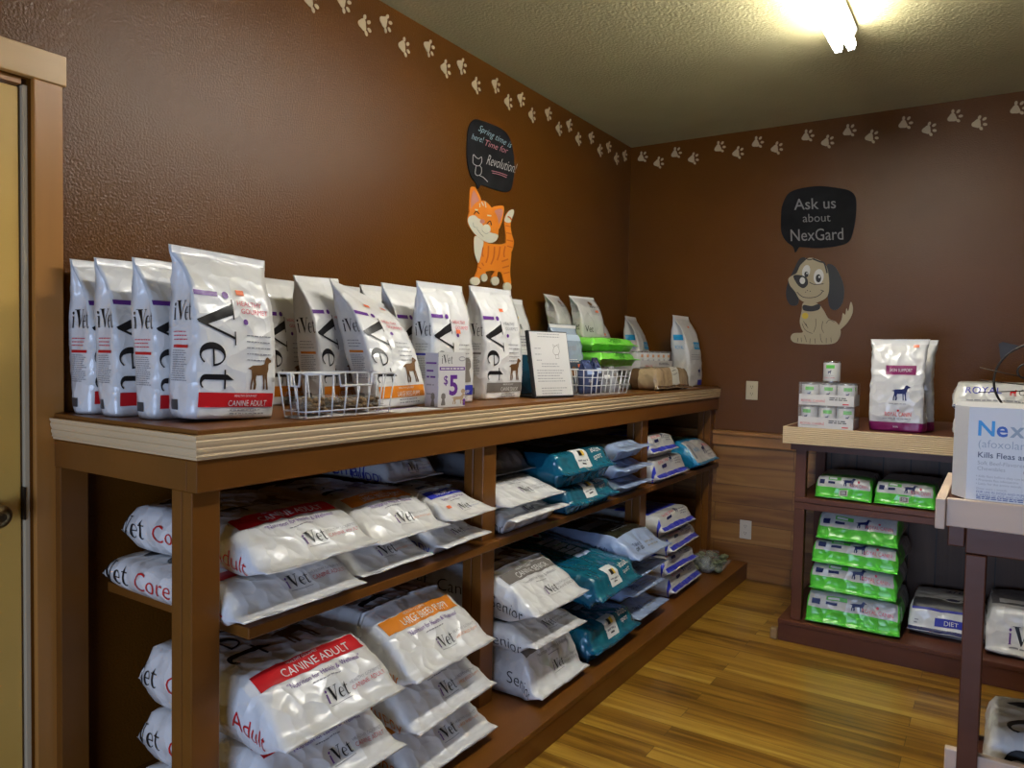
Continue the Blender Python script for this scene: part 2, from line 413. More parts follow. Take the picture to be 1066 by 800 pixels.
def lying(L, w, t, seed, amp=0.005, nose=0.30, finz=0.22, fin=0.03, k=0.45, back=0.10, droop=0.0, wf=1.0):
    """flat bag: back seal at x=0, front seal at x=L"""
    x = [0, .012*L, back*L*.45, back*L*1.1, .38*L, .64*L, L-fin-t*nose*2.1, L-fin-t*nose*1.0, L-fin-.006, L-.004, L]
    zt = [.38, .40, .78, .97, 1.0, 1.0, .99, .74, finz+.06, finz+.02, finz]
    zb = [.36, .36, .10, .0, 0, 0, 0, .0, max(0, finz-.10), finz-.01, finz-.02]
    W = [w/2*q for q in (.96, .97, .98, 1, 1, 1, 1, 1.0, wf, wf, wf)]
    K = [.1, .15, .5, k, k, k, k, k*.8, .15, .05, .05]
    T = [(a, b*t) for a, b in zip(x, zt)]; B = [(a if i < 7 else a-(0.012 if 6 < i < 9 else 0), b*t) for i, (a, b) in enumerate(zip(x, zb))]
    T[-1] = (L, (finz-droop)*t); B[-1] = (L, (finz-droop-.02)*t)
    return Skin(T, B, W, K, [0]*11, seed, amp, flat_bottom=True, zlim=(.0008, t-.002))

# inks and films
WHITE = film('white_film', (0.80, 0.80, 0.79)); SILVER = film('silver_film', (0.42, 0.43, 0.45), 0.25); GREYF = film('grey_film', (0.22, 0.22, 0.23), 0.3)
TEAL = film('teal_film', (0.006, 0.105, 0.19), 0.22); LTEAL = film('light_teal_film', (0.010, 0.135, 0.20), 0.22); PALEBLUE = film('pale_blue_film', (0.36, 0.46, 0.68), 0.3)
BLUEF = film('blue_film', (0.03, 0.05, 0.55), 0.28); GREENF = film('green_film', (0.10, 0.62, 0.05), 0.28); LIME = film('lime_film', (0.22, 0.75, 0.08), 0.3)
DTEAL = film('dark_teal_film', (0.01, 0.06, 0.10), 0.25); CYANF = film('cyan_film', (0.01, 0.25, 0.48), 0.28); DARKF = film('black_film', (0.02, 0.018, 0.016), 0.2); TAN = film('tan_film', (0.42, 0.30, 0.17), 0.25)
BROWNF = film('brown_film', (0.12, 0.065, 0.03), 0.2); MAROON = mat('maroon_ink', (0.22, 0.008, 0.10), 0.3)
def ink(n, c): return mat(n+'_ink', c, 0.35, 0, spec=0.3)
BLACK = ink('black', (0.014, 0.013, 0.014)); PURPLE = ink('purple', (0.13, 0.03, 0.26)); RED = ink('red', (0.62, 0.015, 0.02)); ORANGE = ink('orange', (0.75, 0.24, 0.02))
NAVY = ink('navy', (0.012, 0.02, 0.11)); BLUE = ink('blue', (0.03, 0.04, 0.42)); TAUPE = ink('taupe', (0.20, 0.18, 0.16)); GREY = ink('grey', (0.30, 0.30, 0.32)); WINK = ink('white', (0.82, 0.82, 0.80))
DOGBROWN = ink('brown', (0.16, 0.075, 0.025)); SPOT = ink('sticker', (0.85, 0.20, 0.08)); GINK = ink('green', (0.12, 0.55, 0.07)); PINK = ink('pink_red', (0.70, 0.10, 0.14)); CYANI = ink('cyan', (0.02, 0.32, 0.60))
YEL = ink('yellow', (0.75, 0.5, 0.05)); LBLUE = ink('pale_blue', (0.40, 0.50, 0.72)); DGREY = ink('dark_grey', (0.06, 0.06, 0.065))

STYLE = {'adult': (RED, 'CANINE ADULT', 'Adult', RED), 'puppy': (ORANGE, 'LARGE BREED PUPPY', 'Puppy', ORANGE), 'bluepup': (BLUE, 'SMALL BREED PUPPY', 'Puppy', BLUE), 'senior': (TAUPE, 'CANINE SENIOR', 'Senior', BLACK)}

def print_stand_vet(S, mb, w, h, style, dog=True):
    """upright small bag: purple i and black lettering run down the front, band with the variety near the foot"""
    col, band, word, wc = STYLE[style]; L = S.L; r = random.Random(S.seed)
    U = lambda f: L*(1-f)            # fraction measured from the top
    S.print(mb, place(VET, (U(.335), -.46*w), (-1, 0), (0, 1), .42*w, .40*w/1.0*(.50*L/(.40*w*2.05))), 'top', BLACK, 2)
    S.print(mb, rect2d(U(.315), -.46*w, U(.285), -.20*w), 'top', PURPLE, 2); S.print(mb, disc2d(U(.30), -.11*w, .028*w*1.4), 'top', PURPLE, 2)
    S.print(mb, place(text2d('HEALTHY'), (U(.355), .02*w), (0, 1), (1, 0), .055*w), 'top', PINK if style != 'senior' else GREY, 2)
    S.print(mb, place(text2d('GOURMET'), (U(.40), .06*w), (0, 1), (1, 0), .055*w), 'top', PINK if style != 'senior' else GREY, 2)
    S.print(mb, disc2d(U(.45), .10*w, .03*w), 'top', PURPLE, 2, .02)
    ln = lines2d(.10*w, .44*w, 0, 5, .035*L, .006*L, r); S.print(mb, ([(U(.53)+y, x) for x, y in ln[0]], ln[1]), 'top', GREY, 2, .05)
    S.print(mb, rect2d(U(.935), -.475*w, U(.855), .475*w), 'top', col, 2)
    b = ctext(band, .034*L, .12*w, 0, maxw=.5*w); S.print(mb, ([(U(.928)+y, x) for x, y in b[0]], b[1]), 'top', WINK, 3)
    b = ctext('HEALTHY GOURMET', .013*L, .08*w, 0); S.print(mb, ([(U(.877)+y, x) for x, y in b[0]], b[1]), 'top', WINK, 3)
    ln = lines2d(-.1*w, .35*w, 0, 2, .02*L, .007*L, r); S.print(mb, ([(U(.955)+y, x) for x, y in ln[0]], ln[1]), 'top', GREY, 2, .05)
    if dog:
        if style == 'bluepup': S.print(mb, place(DOG_SIT, (U(.83), .12*w), (0, 1), (1, 0), .20*L), 'top', TAUPE, 2, .02)
        else: S.print(mb, place(DOG_STAND, (U(.835), .10*w), (0, 1), (1, 0), .19*L, .34*w), 'top', DOGBROWN, 2, .02)
    print_side_vet(S, mb, style)
def print_side_vet(S, mb, style, face='left'):
    col = STYLE[style][0]; L = S.L; U = lambda f: L*(1-f); r = random.Random(S.seed+1); d = .036
    sg = 1 if face == 'left' else -1
    t = move2d(IVET_SMALL, .036, .05, -.026, 0)
    S.print(mb, ([(U(.46)+y, sg*x) for x, y in t[0]], t[1]), face, BLACK, 2)
    ln = lines2d(-d, d, 0, 3, .022*L, .006*L, r); S.print(mb, ([(U(.53)+y, sg*x) for x, y in ln[0]], ln[1]), face, PINK if style == 'adult' else GREY, 2, .05)
    S.print(mb, rect2d(U(.617), -d, U(.60), d), face, col, 2)
    ln = lines2d(-d, d, 0, 14, .0125*L, .005*L, r); S.print(mb, ([(U(.635)+y, sg*x) for x, y in ln[0]], ln[1]), face, GREY, 2, .05)
    S.print(mb, rect2d(U(.955), -d*.85, U(.90), d*.1), face, DGREY, 2)

def print_lying_vet(S, mb, w, style, side=True, big=True):
    """large flat bag: lettering runs along the top, band across, small lettering on the folded front end"""
    col, band, word, wc = STYLE[style]; L = S.L; r = random.Random(S.seed)
    if big:
        S.print(mb, place(VET, (L*.10, -.40*w), (1, 0), (0, 1), .40*w, .24*L), 'top', BLACK, 2, .015)
        S.print(mb, rect2d(L*.05, -.40*w, L*.075, -.16*w), 'top', PURPLE, 2)
        S.print(mb, place(DOG_STAND, (L*.60, .05*w), (0, 1), (-1, 0), .19*L, .36*w), 'top', DOGBROWN, 2, .02)
    q = 1.0 if w > .3 else .8
    def at(a, u, mm, l=2): S.print(mb, ([(L-u-y, x) for x, y in a[0]], a[1]), 'top', mm, l)
    S.print(mb, rect2d(L-.222*q, -.47*w, L-.167*q, .47*w), 'top', col, 2)
    at(ctext(band, .026*q, .05*w, 0, maxw=.62*w), .176*q, WINK, 3); at(ctext('HEALTHY GOURMET', .009*q, -.03*w, 0), .209*q, WINK, 3)
    at(ctext('"Nutrition for Health & Wellness"', .015*q, .05*w, 0, maxw=.66*w), .140*q, PURPLE if style != 'senior' else GREY)
    at(lines2d(-.10*w, .18*w, 0, 1, .02, .003, r), .127*q, GREY)
    k = .036*q
    S.print(mb, place(VET, (L-.066*q, -.03*w), (0, 1), (-1, 0), k, k*.92), 'top', BLACK, 2); S.print(mb, place(LET_I, (L-.066*q, -.03*w), (0, 1), (-1, 0), k, k*.92), 'top', PURPLE, 2); S.print(mb, rect2d(L-.058*q, -.05*w, L-.0565*q, .14*w), 'top', GREY, 2)
    for tx, u, cc in (('HEALTHY GOURMET', .086*q, GREY), (band, .069*q, col)):
        b = text2d(tx, -.012); kk = min(.0125*q, .30*w/width2d(b)); at(move2d(b, kk, kk, .17*w), u, cc)
    if side:
        q = -.028
        S.print(mb, place(VET, (L*.075, q+.004), (1, 0), (0, 1), .062, .056), 'left', BLACK, 2); S.print(mb, place(LET_I, (L*.075, q+.004), (1, 0), (0, 1), .062, .056), 'left', BLACK, 2)
        S.print(mb, place(text2d(WORD1[style], -.012), (L*.30, q+.004), (1, 0), (0, 1), .055), 'left', wc, 2)
        S.print(mb, place(text2d(word, -.012), (L-.235, q-.004), (1, 0), (0, 1), .050), 'left', wc, 2)

def sticker(S, parent, u, v, face='top', r=.012):
    mb = MB(); S.print(mb, rect2d(u-r*.6, v-r, u+r*.6, v+r), face, SPOT, 3, .05); return mb.build('price_sticker', parent, fixn=False)
def crimp(S, parent, u0, u1, m):
    """the heat-sealed strip that closes the bag"""
    mb = MB()
    for face in ('top', 'bot'):
        T, B, W, k, g, tw = S.at((u0+u1)/2)
        S.print(mb, rect2d(u0, -W*.97, u1, W*.97), face, m, 1, .012)
    return mb.build('top_seal', parent, fixn=False)
SEAL = film('seal_film', (0.74, 0.74, 0.73), 0.35, 0.15)

def bag_object(S, mb, name, label, cat, loc, rz=0, ry=0, rx=0, group=None):
    R = Matrix.Rotation(ry, 3, 'Y') @ Matrix.Rotation(rx, 3, 'X')
    low = min((R @ Vector(v)).z for v in mb.v)          # rest the lowest point on its support
    return tag(mb.build(name, None, (loc[0], loc[1], loc[2]-low+.0006), (rx, ry, rz)), label, cat, group)

def vet_stand(label, loc, w, h, d, style, seed, rz=0, lean=0, bend=0, group=None, sticks=(), rx=0, **kw):
    S = standing(w, h, d, seed, lean, bend, **kw); mb = MB(); S.body(mb, WHITE); print_stand_vet(S, mb, w, h, style)
    o = bag_object(S, mb, 'dog_food_bag', label, 'bag', loc, rz, 0, rx, group)
    crimp(S, o, S.L*.955, S.L*.998, SEAL)
    for f, v in sticks: sticker(S, o, S.L*(1-f), v*w)
    return o
def vet_lying(label, loc, L, w, t, style, seed, rz=0, ry=0, rx=0, group=None, side=True, sticks=(), big=True, **kw):
    S = lying(L, w, t, seed, **kw); mb = MB(); S.body(mb, WHITE, 50, 16, 6); print_lying_vet(S, mb, w, style, side, big)
    o = bag_object(S, mb, 'dog_food_bag', label, 'bag', loc, rz, ry, rx, group)
    for u, v in sticks: sticker(S, o, S.L*u, v*w)
    return o

# ------------------------------------------------------------------ the room
WALLP = mat('brown_wall_paint', (0.118, 0.041, 0.004), 0.28, 0.36, 150, 0.06, 3, spec=0.31, bdist=0.006, detail=2.5)
CEILP = mat('ceiling_paint', (0.50, 0.452, 0.235), 0.9, 0.45, 80, 0.05, 3, bdist=0.01, detail=3)
PAINT = mat('brown_furniture_paint', (0.165, 0.060, 0.009), 0.36, 0.12, 30, 0.12, 5, stretch=(1, 0.25, 1), bdist=0.004, spec=0.35)
PAINTR = mat('reddish_furniture_paint', (0.115, 0.040, 0.020), 0.38, 0.15, 30, 0.15, 5, stretch=(0.25, 1, 1), bdist=0.004, spec=0.25)
PINE = mat('pine_trim', (0.62, 0.47, 0.28), 0.5, 0.1, 60, 0.12, 9, stretch=(1, 0.12, 1), bdist=0.002)
PINEX = mat('pine_trim_lengthways', (0.62, 0.47, 0.28), 0.5, 0.1, 60, 0.12, 9, stretch=(0.12, 1, 1), bdist=0.002)
PINKW = mat('whitewashed_pine', (0.66, 0.51, 0.40), 0.5, 0.1, 60, 0.08, 9, stretch=(0.15, 1, 1), bdist=0.002)
CASING = mat('varnished_pine', (0.44, 0.19, 0.040), 0.35, 0.08, 50, 0.22, 6, stretch=(1, 1, 0.1), bdist=0.002)
CASINGH = mat('varnished_pine_head', (0.50, 0.29, 0.095), 0.35, 0.08, 50, 0.15, 6, stretch=(1, 0.1, 1), bdist=0.002)
DOORP = mat('door_paint', (0.66, 0.40, 0.085), 0.42, 0.06, 20, 0.06, 2)
STEEL = mat('white_enamel', (0.75, 0.75, 0.72), 0.35)
FLOORM = planks('floor_planks', [(0.055, 0.020, 0.002), (0.19, 0.085, 0.009), (0.33, 0.165, 0.018), (0.46, 0.265, 0.038), (0.58, 0.39, 0.085)], 'X', 'Y', 1.15, 0.085, 0.0, 0.3, (1.1, 26.0), 0.15, (0.06, 0.03, 0.008), 0.0010, 0.25)
WAINM = planks('wall_planks', [(0.11, 0.040, 0.009), (0.21, 0.088, 0.020), (0.30, 0.14, 0.034), (0.40, 0.215, 0.065)], 'X', 'Z', 0.74, 0.118, 0.0, 0.42, (1.4, 18.0), 0.3, (0.06, 0.028, 0.012), 0.0012, 0.1, (0.1, 0.02))
BACKM = planks('back_panel_planks', [(0.050, 0.020, 0.007), (0.085, 0.038, 0.014), (0.12, 0.058, 0.024), (0.155, 0.080, 0.036)], 'Z', 'X', 3.0, 0.125, 0.0, 0.5, (1.6, 16.0), 0.3, (0.02, 0.01, 0.005), 0.003)
RAILM = mat('knotty_rail_wood', (0.36, 0.16, 0.045), 0.35, 0.1, 40, 0.35, 9, stretch=(0.35, 1, 1), bdist=0.002)
H = 2.74; XR = 4.6; YR = -6.2
def S(mb, name): return struct(mb.build(name))
m = MB(); m.box(-0.14, XR+0.14, YR-0.14, 0.14, -0.1, 0, FLOORM); S(m, 'floor')
m = MB(); m.box(-0.14, XR+0.14, YR-0.14, 0.14, H, H+0.1, CEILP); S(m, 'ceiling')
DY0, DY1, DZ = -4.60, -3.692, 2.030
m = MB(); m.box(-0.12, 0, YR, DY0, 0, H, WALLP); m.box(-0.12, 0, DY1, 0.0, 0, H, WALLP); m.box(-0.12, 0, DY0, DY1, DZ, H, WALLP); S(m, 'wall_left')
m = MB(); m.box(-0.12, XR+0.12, 0, 0.12, 0, H, WALLP); S(m, 'wall_back')
m = MB(); m.box(XR, XR+0.12, YR, 0, 0, H, WALLP); S(m, 'wall_right')
WX0, WX1, WZ0, WZ1 = 0.7, 2.9, 0.20, 1.25
m = MB(); m.box(-0.12, WX0, YR-0.12, YR, 0, H, WALLP); m.box(WX1, XR+0.12, YR-0.12, YR, 0, H, WALLP); m.box(WX0, WX1, YR-0.12, YR, 0, WZ0, WALLP); m.box(WX0, WX1, YR-0.12, YR, WZ1, H, WALLP); S(m, 'wall_rear')
m = MB()
for x in (WX0, (WX0+WX1)/2-0.03, WX1-0.06): m.box(x, x+0.06, YR-0.09, YR-0.03, WZ0, WZ1, STEEL)
for z in (WZ0, WZ1-0.06): m.box(WX0, WX1, YR-0.09, YR-0.03, z, z+0.06, STEEL)
w = S(m, 'window_1')
PANE = bpy.data.materials.new('window_glass'); PANE.use_nodes = True
_b = PANE.node_tree.nodes['Principled BSDF']; _b.inputs['Transmission Weight'].default_value = 1; _b.inputs['Roughness'].default_value = 0; _b.inputs['IOR'].default_value = 1.0
m = MB(); m.box(WX0+0.06, WX1-0.06, YR-0.064, YR-0.058, WZ0+0.06, WZ1-0.06, PANE); struct(m.build('window_pane', w))
# wainscot and its rail on the back wall
m = MB(); m.box(0.002, XR, -0.016, 0, 0, 0.815, WAINM); S(m, 'wainscot_back')
m = MB(); m.box(0.002, XR, -0.030, 0, 0.815, 0.897, RAILM, 0.004); m.box(0.002, XR, -0.042, 0, 0.880, 0.905, RAILM, 0.005); S(m, 'trim_1')
# door in the left wall
m = MB(); m.box(-0.055, -0.012, DY0+0.02, DY1-0.016, 0.01, DZ-0.02, DOORP, 0.003); d1 = S(m, 'door_1')
BRASS = mat('antique_brass', (0.34, 0.25, 0.12), 0.28, metal=1.0)
m = MB(); ky, kz = -3.785, 0.928
m.lathe([(0.034, -0.012), (0.034, -0.006), (0.030, 0.0), (0.013, 0.004), (0.012, 0.022), (0.024, 0.028), (0.030, 0.040), (0.030, 0.050), (0.024, 0.060), (0.010, 0.064)], (0, ky, kz), BRASS, 32, 'x')
m.lathe([(0.0105, 0.063), (0.0105, 0.0665), (0.006, 0.067)], (0, ky, kz), mat('dark_brass', (0.12, 0.09, 0.05), 0.4, metal=1.0), 20, 'x')
struct(m.build('door_handle', d1))
m = MB(); m.box(-0.05, 0.003, DY1-0.0150, DY1-0.0110, 0.90, 0.985, mat('strike_metal', (0.03, 0.022, 0.015), 0.5, metal=0.6)); struct(m.build('strike_plate', d1))
m = MB(); m.box(-0.10, -0.058, DY1-0.014, DY1, 0, DZ, CASING); m.box(-0.10, -0.001, DY0, DY0+0.014, 0, DZ, CASING); m.box(-0.10, -0.001, DY0+0.014, DY1-0.014, DZ-0.014, DZ, CASING); S(m, 'door_frame')
m = MB(); m.box(-0.056, -0.001, DY1-0.0105, DY1-0.0005, 0, DZ-0.015, mat('weatherstrip', (0.50, 0.42, 0.28), 0.6)); S(m, 'trim_5')
m = MB(); m.box(0.0, 0.018, -3.686, -3.614, 0, 2.034, CASING, 0.003); S(m, 'trim_2')
m = MB(); m.box(0.0, 0.018, -4.69, -4.61, 0, 2.034, CASING, 0.003); S(m, 'trim_3')
m = MB(); m.box(0.0, 0.022, -4.70, -3.606, 2.034, 2.112, CASINGH, 0.003); S(m, 'trim_4')

# ------------------------------------------------------------------ long shelving counter on the left wall
t = thing('shelving_unit', 'long brown open shelving counter with pine edge moulding along the left wall', 'shelving', (0.3, -1.82, 0))
def part(m, name, par, **k):
    o = m.build(name, par, **k); o.matrix_parent_inverse = Matrix.Translation(-par.location); return o
YE = -3.640
m = MB(); m.box(0.003, 0.640, YE, -0.004, 1.105, 1.175, PAINT, 0.002); part(m, 'countertop', t)
prof = [(0.0, 1.1085), (0.006, 1.1085), (0.007, 1.114), (0.0115, 1.116), (0.009, 1.121), (0.013, 1.127), (0.014, 1.133), (0.0105, 1.1355), (0.015, 1.142), (0.017, 1.150), (0.0135, 1.153), (0.018, 1.158), (0.019, 1.1635), (0.0, 1.1635)]
m = MB(); x0, y0 = 0.6405, YE-0.0005
vs = [(0.021, y0-d*0.7, z) for d, z in prof]+[(x0+d*0.7, y0-d*0.7, z) for d, z in prof]+[(x0+d*0.7, -0.004, z) for d, z in prof]; n = len(prof)
fs = [[k*n+i, k*n+(i+1) % n, (k+1)*n+(i+1) % n, (k+1)*n+i] for k in (0, 1) for i in range(n)]+[list(range(n)), [2*n+i for i in range(n)]]
m.add(vs[:2*n], fs[:n]+[fs[2*n]], PINEX); m.add(vs[n:], [[q-n for q in f] for f in fs[n:2*n]]+[[n+i for i in range(n)]], PINE); part(m, 'edge_moulding', t)
m = MB(); m.box(0.600, 0.638, YE, -0.004, 1.034, 1.105, PAINT, 0.002); m.box(0.003, 0.600, YE, YE+0.038, 1.034, 1.105, PAINT, 0.002); part(m, 'apron', t)
for y0, y1, x in ((YE+0.002, YE+0.074, 0.54), (-2.520, -2.440, 0.535), (-1.145, -1.068, 0.535), (-0.080, -0.004, 0.535)):
    m = MB(); xs = x+0.04
    m.box(xs+0.001, 0.618, y0, y1, 0.105, 1.034, PAINT, 0.0025); m.box(x, xs-0.001, y0, y1, 0.105, 1.034, PAINT, 0.0025); part(m, 'post', t)
    m = MB(); m.box(0.003, 0.045, y0, y1, 0.105, 1.034, PAINT, 0.002); part(m, 'post', t)
for y0, y1 in ((-3.5156, -2.462), (-2.460, -1.107), (-1.105, -0.006)):
    m = MB(); m.box(0.046, 0.656, y0, y1, 0.672, 0.700, PAINT, 0.003); part(m, 'shelf', t)
m = MB(); m.box(0.003, 0.855, YE-0.02, -0.018, 0.082, 0.104, PAINT, 0.002); m.box(0.830, 0.852, YE-0.02, -0.018, 0.001, 0.082, PAINT); m.box(0.003, 0.83, YE-0.02, YE+0.0, 0.001, 0.082, PAINT); part(m, 'base_platform', t)

# ------------------------------------------------------------------ shelving unit on the back wall
t = thing('shelving_unit', 'brown shelving unit with pine edged top against the back wall', 'shelving', (2.3, -0.5, 0))
X0, X1 = 1.2655, 3.6
m = MB(); m.box(X0, X1, -0.949, -0.045, 0.985, 1.038, PAINTR, 0.002); part(m, 'countertop', t)
prof2 = [(0.0, 0.956)]
for i in range(9):
    z = 0.957+i*0.0088; prof2 += [(0.010, z), (0.012, z+0.003), (0.012, z+0.0062), (0.010, z+0.0082)]
prof2 += [(0.011, 1.0375), (0.0, 1.0375)]
m = MB(); n = len(prof2)
vs = [(X0-0.010, -0.949-d, z) for d, z in prof2]+[(X1, -0.949-d, z) for d, z in prof2]
m.add(vs, [[i, (i+1) % n, n+(i+1) % n, n+i] for i in range(n)]+[list(range(n)), [n+i for i in range(n)]], PINEX); m.box(X0-0.010, X0-0.0002, -0.949, -0.045, 0.956, 1.037, PINE); part(m, 'edge_moulding', t)
m = MB(); m.box(X0+0.02, X1, -0.925, -0.89, 0.925, 0.985, PAINTR); m.box(X0+0.02, X0+0.055, -0.89, -0.36, 0.925, 0.985, PAINTR); part(m, 'apron', t)
for x in (1.306, 2.55, 3.5):
    m = MB(); m.box(x, x+0.048, -0.905, -0.860, 0.105, 0.925, PAINTR, 0.002); part(m, 'post', t)
    m = MB(); m.box(x, x+0.048, -0.43, -0.385, 0.105, 0.925, PAINTR, 0.002); part(m, 'post', t)
m = MB(); m.box(1.306, X1, -0.912, -0.385, 0.675, 0.700, PAINTR, 0.002); m.box(1.306, X1, -0.909, -0.885, 0.642, 0.674, PAINTR, 0.002); part(m, 'shelf', t)
m = MB(); m.box(1.306, X1, -0.383, -0.365, 0.105, 0.985, BACKM); part(m, 'back_panel', t)
m = MB(); m.box(1.2555, X1, -0.936, -0.046, 0.082, 0.104, PAINTR, 0.003); m.box(1.258, X1, -0.933, -0.91, 0.001, 0.082, PAINTR); m.box(1.258, 1.28, -0.91, -0.046, 0.001, 0.082, PAINTR); part(m, 'base_platform', t)
m = MB(); m.box(1.222, 1.256, -0.945, -0.90, 0.001, 0.055, mat('tan_block', (0.30, 0.19, 0.08), 0.5), 0.006); part(m, 'corner_block', t)

# ------------------------------------------------------------------ nearer display table
t = thing('display_table', 'brown display table with pale pine edge boards standing nearest on the right', 'table', (2.5, -2.0, 0))
m = MB(); m.box(2.001, 3.0, -2.279, -1.75, 0.955, 0.985, PAINTR); part(m, 'tabletop', t)
m = MB(); m.box(1.999, 3.0, -2.300, -2.280, 0.912, 0.988, PINKW, 0.003); part(m, 'edge_board', t)
m = MB(); m.box(1.974, 1.998, -2.318, -1.75, 0.905, 0.988, PINKW, 0.003); part(m, 'edge_board', t)
m = MB(); m.box(2.046, 3.0, -2.276, -2.240, 0.840, 0.954, PAINTR, 0.003); part(m, 'apron', t)
m = MB(); m.box(2.004, 2.044, -2.276, -1.76, 0.855, 0.954, PAINTR, 0.003); part(m, 'apron', t)
for x, y in ((2.047, -2.282), (2.9, -2.282), (2.047, -1.82), (2.9, -1.82)):
    m = MB(); m.box(x, x+0.049, y, y+0.045, 0.001, 0.839 if y < -2 else 0.854, PAINTR, 0.003); part(m, 'leg', t)
m = MB(); m.box(2.047, 2.949, -2.235, -1.775, 0.115, 0.138, PAINTR); part(m, 'lower_shelf', t)
m = MB(); m.box(2.018, 2.97, -2.262, -2.236, 0.10, 0.286, PINKW, 0.003); part(m, 'edge_board', t)

# ------------------------------------------------------------------ ceiling lights, outlets
TUBE = emit('lit_tube', (1.0, 0.97, 0.92), 44.0)
def fixture(y1, label):
    t = thing('ceiling_light', label, 'ceiling light', (1.515, y1-0.92, H))
    m = MB(); m.extrude_y([(1.475, H-0.0005), (1.555, H-0.0005), (1.562, H-0.02), (1.545, H-0.055), (1.485, H-0.055), (1.468, H-0.02)], y1-1.85, y1, STEEL); part(m, 'housing', t)
    for x in (1.492, 1.542):
        m = MB(); m.lathe([(0.010, y1-1.832), (0.019, y1-1.825), (0.019, y1-0.02), (0.010, y1-0.012)], (x, 0, H-0.085), TUBE, 16, 'y'); part(m, 'light_tube', t)
    for yy in (y1-0.012, y1-1.85):
        m = MB(); m.box(1.478, 1.506, yy, yy+0.012, H-0.105, H-0.0552, STEEL, 0.003); m.box(1.528, 1.556, yy, yy+0.012, H-0.105, H-0.0552, STEEL, 0.003); part(m, 'tube_holder', t)
fixture(-1.24, 'long two tube fluorescent strip light glowing on the ceiling')
IVORY = mat('ivory_plastic', (0.60, 0.52, 0.34), 0.35); GREYPL = mat('grey_plastic', (0.58, 0.53, 0.47), 0.35); SLOT = mat('slot_black', (0.02, 0.02, 0.02), 0.6)
def outlet(x, z, y, m_, label):
    t = thing('wall_outlet', label, 'outlet', (x, y, z))
    def pp(m, n): return part(m, n, t)
    m = MB(); m.box(x-0.0355, x+0.0355, y-0.006, y-0.0003, z-0.057, z+0.057, m_, 0.0025); pp(m, 'cover_plate')
    for dz in (0.021, -0.021):
        m = MB(); m.box(x-0.017, x+0.017, y-0.0085, y-0.0062, z+dz-0.0145, z+dz+0.0145, m_, 0.001)
        for dx in (-0.007, 0.005): m.box(x+dx, x+dx+0.002, y-0.0089, y-0.008, z+dz-0.002, z+dz+0.008, SLOT)
        m.box(x-0.002, x+0.002, y-0.0089, y-0.008, z+dz-0.010, z+dz-0.006, SLOT); pp(m, 'socket')
outlet(0.843, 1.160, 0.0, IVORY, 'ivory double outlet on the brown wall above the wood rail')
outlet(0.836, 0.303, -0.016, GREYPL, 'grey double outlet low on the wood plank wall')
m = MB(); t = thing('wall_outlet', 'pale switch plate on the left wall behind the leftmost standing bag', 'outlet', (0, -3.545, 1.275))
m.box(0.0003, 0.006, -3.585, -3.51, 1.20, 1.335, GREYPL, 0.002); part(m, 'cover_plate', t)

# ------------------------------------------------------------------ paw prints
CREAM = mat('cream_wood', (0.55, 0.43, 0.26), 0.5)
PAWL = [(324, 1), (358, 3), (379.6, 26.3), (401.5, 24.3), (420.6, 48.9), (446.5, 50), (463.8, 71.6), (480.5, 68.9), (495.6, 89.1), (516, 88.8), (529, 106.5), (542.4, 103.4), (553.8, 120.1), (570.7, 118.5), (581.8, 134.3), (592.6, 130.5), (602, 144.9), (615.6, 143.3), (624.6, 156.8), (633.6, 153), (641.7, 165.4), (650.4, 162)]
PAWB = [(669.1, 163.7), (686, 169.6), (704.2, 159.4), (722.1, 165.3), (749.5, 153.3), (768.6, 159.2), (788.9, 148.4), (809, 154.5), (841, 141.6), (861.8, 147.8), (884.5, 136.2), (907.8, 142.5), (942.8, 128.3), (967.6, 134.7), (994.1, 121.3), (1019.8, 128.3), (1060, 112.9)]
ORD = 'first second third fourth fifth sixth seventh eighth ninth tenth eleventh twelfth thirteenth fourteenth fifteenth sixteenth seventeenth eighteenth nineteenth twentieth twenty-first twenty-second twenty-third'.split()
def paw_shapes():
    heel = []
    for i in range(24):
        a = 2*PI*i/24; r = 0.0215*(1-0.16*math.cos(3*a)+0.10*math.cos(2*a)*0); heel.append((-0.013+r*math.cos(a)*0.95, r*math.sin(a)))
    return [heel]+[disc2d(x, y, 0.0105, 0.0072, 14, a)[0] for x, y, a in ((0.002, 0.030, 1.1), (0.023, 0.016, 0.45), (0.023, -0.013, -0.45), (0.004, -0.029, -1.1))]
PS = paw_shapes()
def paw(c, ax, rot, label, group):
    m = MB()
    ca, sa = math.cos(rot), math.sin(rot)
    for s in PS:
        q = [((x*ca-y*sa), (x*sa+y*ca)) for x, y in s]
        fn = (lambda x, y, h: (h-0.0002, x, y)) if ax == 0 else (lambda x, y, h: (x, -h+0.0002, y))
        m.sheet(q, fn, 0.003, CREAM)
    tag(m.build('paw_print', None, c), label, 'paw print', group)
for i, (px, py) in enumerate(PAWL):
    row = 'lower' if i % 2 == 0 else 'upper'; k = len(PAWL)-1-i
    paw(on_plane(px, py, 0, 0.0), 0, 0.12 if i % 2 == 0 else -0.2, 'cream paw print on the left wall, %s row, %s from the corner' % (row, ORD[k]), 'paw prints along the left wall')
for i, (px, py) in enumerate(PAWB):
    row = 'upper' if i % 2 == 0 else 'lower'
    paw(on_plane(px, py, 1, 0.0), 1, 0.42 if i % 2 == 0 else 0.12, 'cream paw print on the back wall, %s row, %s from the corner' % (row, ORD[i]), 'paw prints along the back wall')

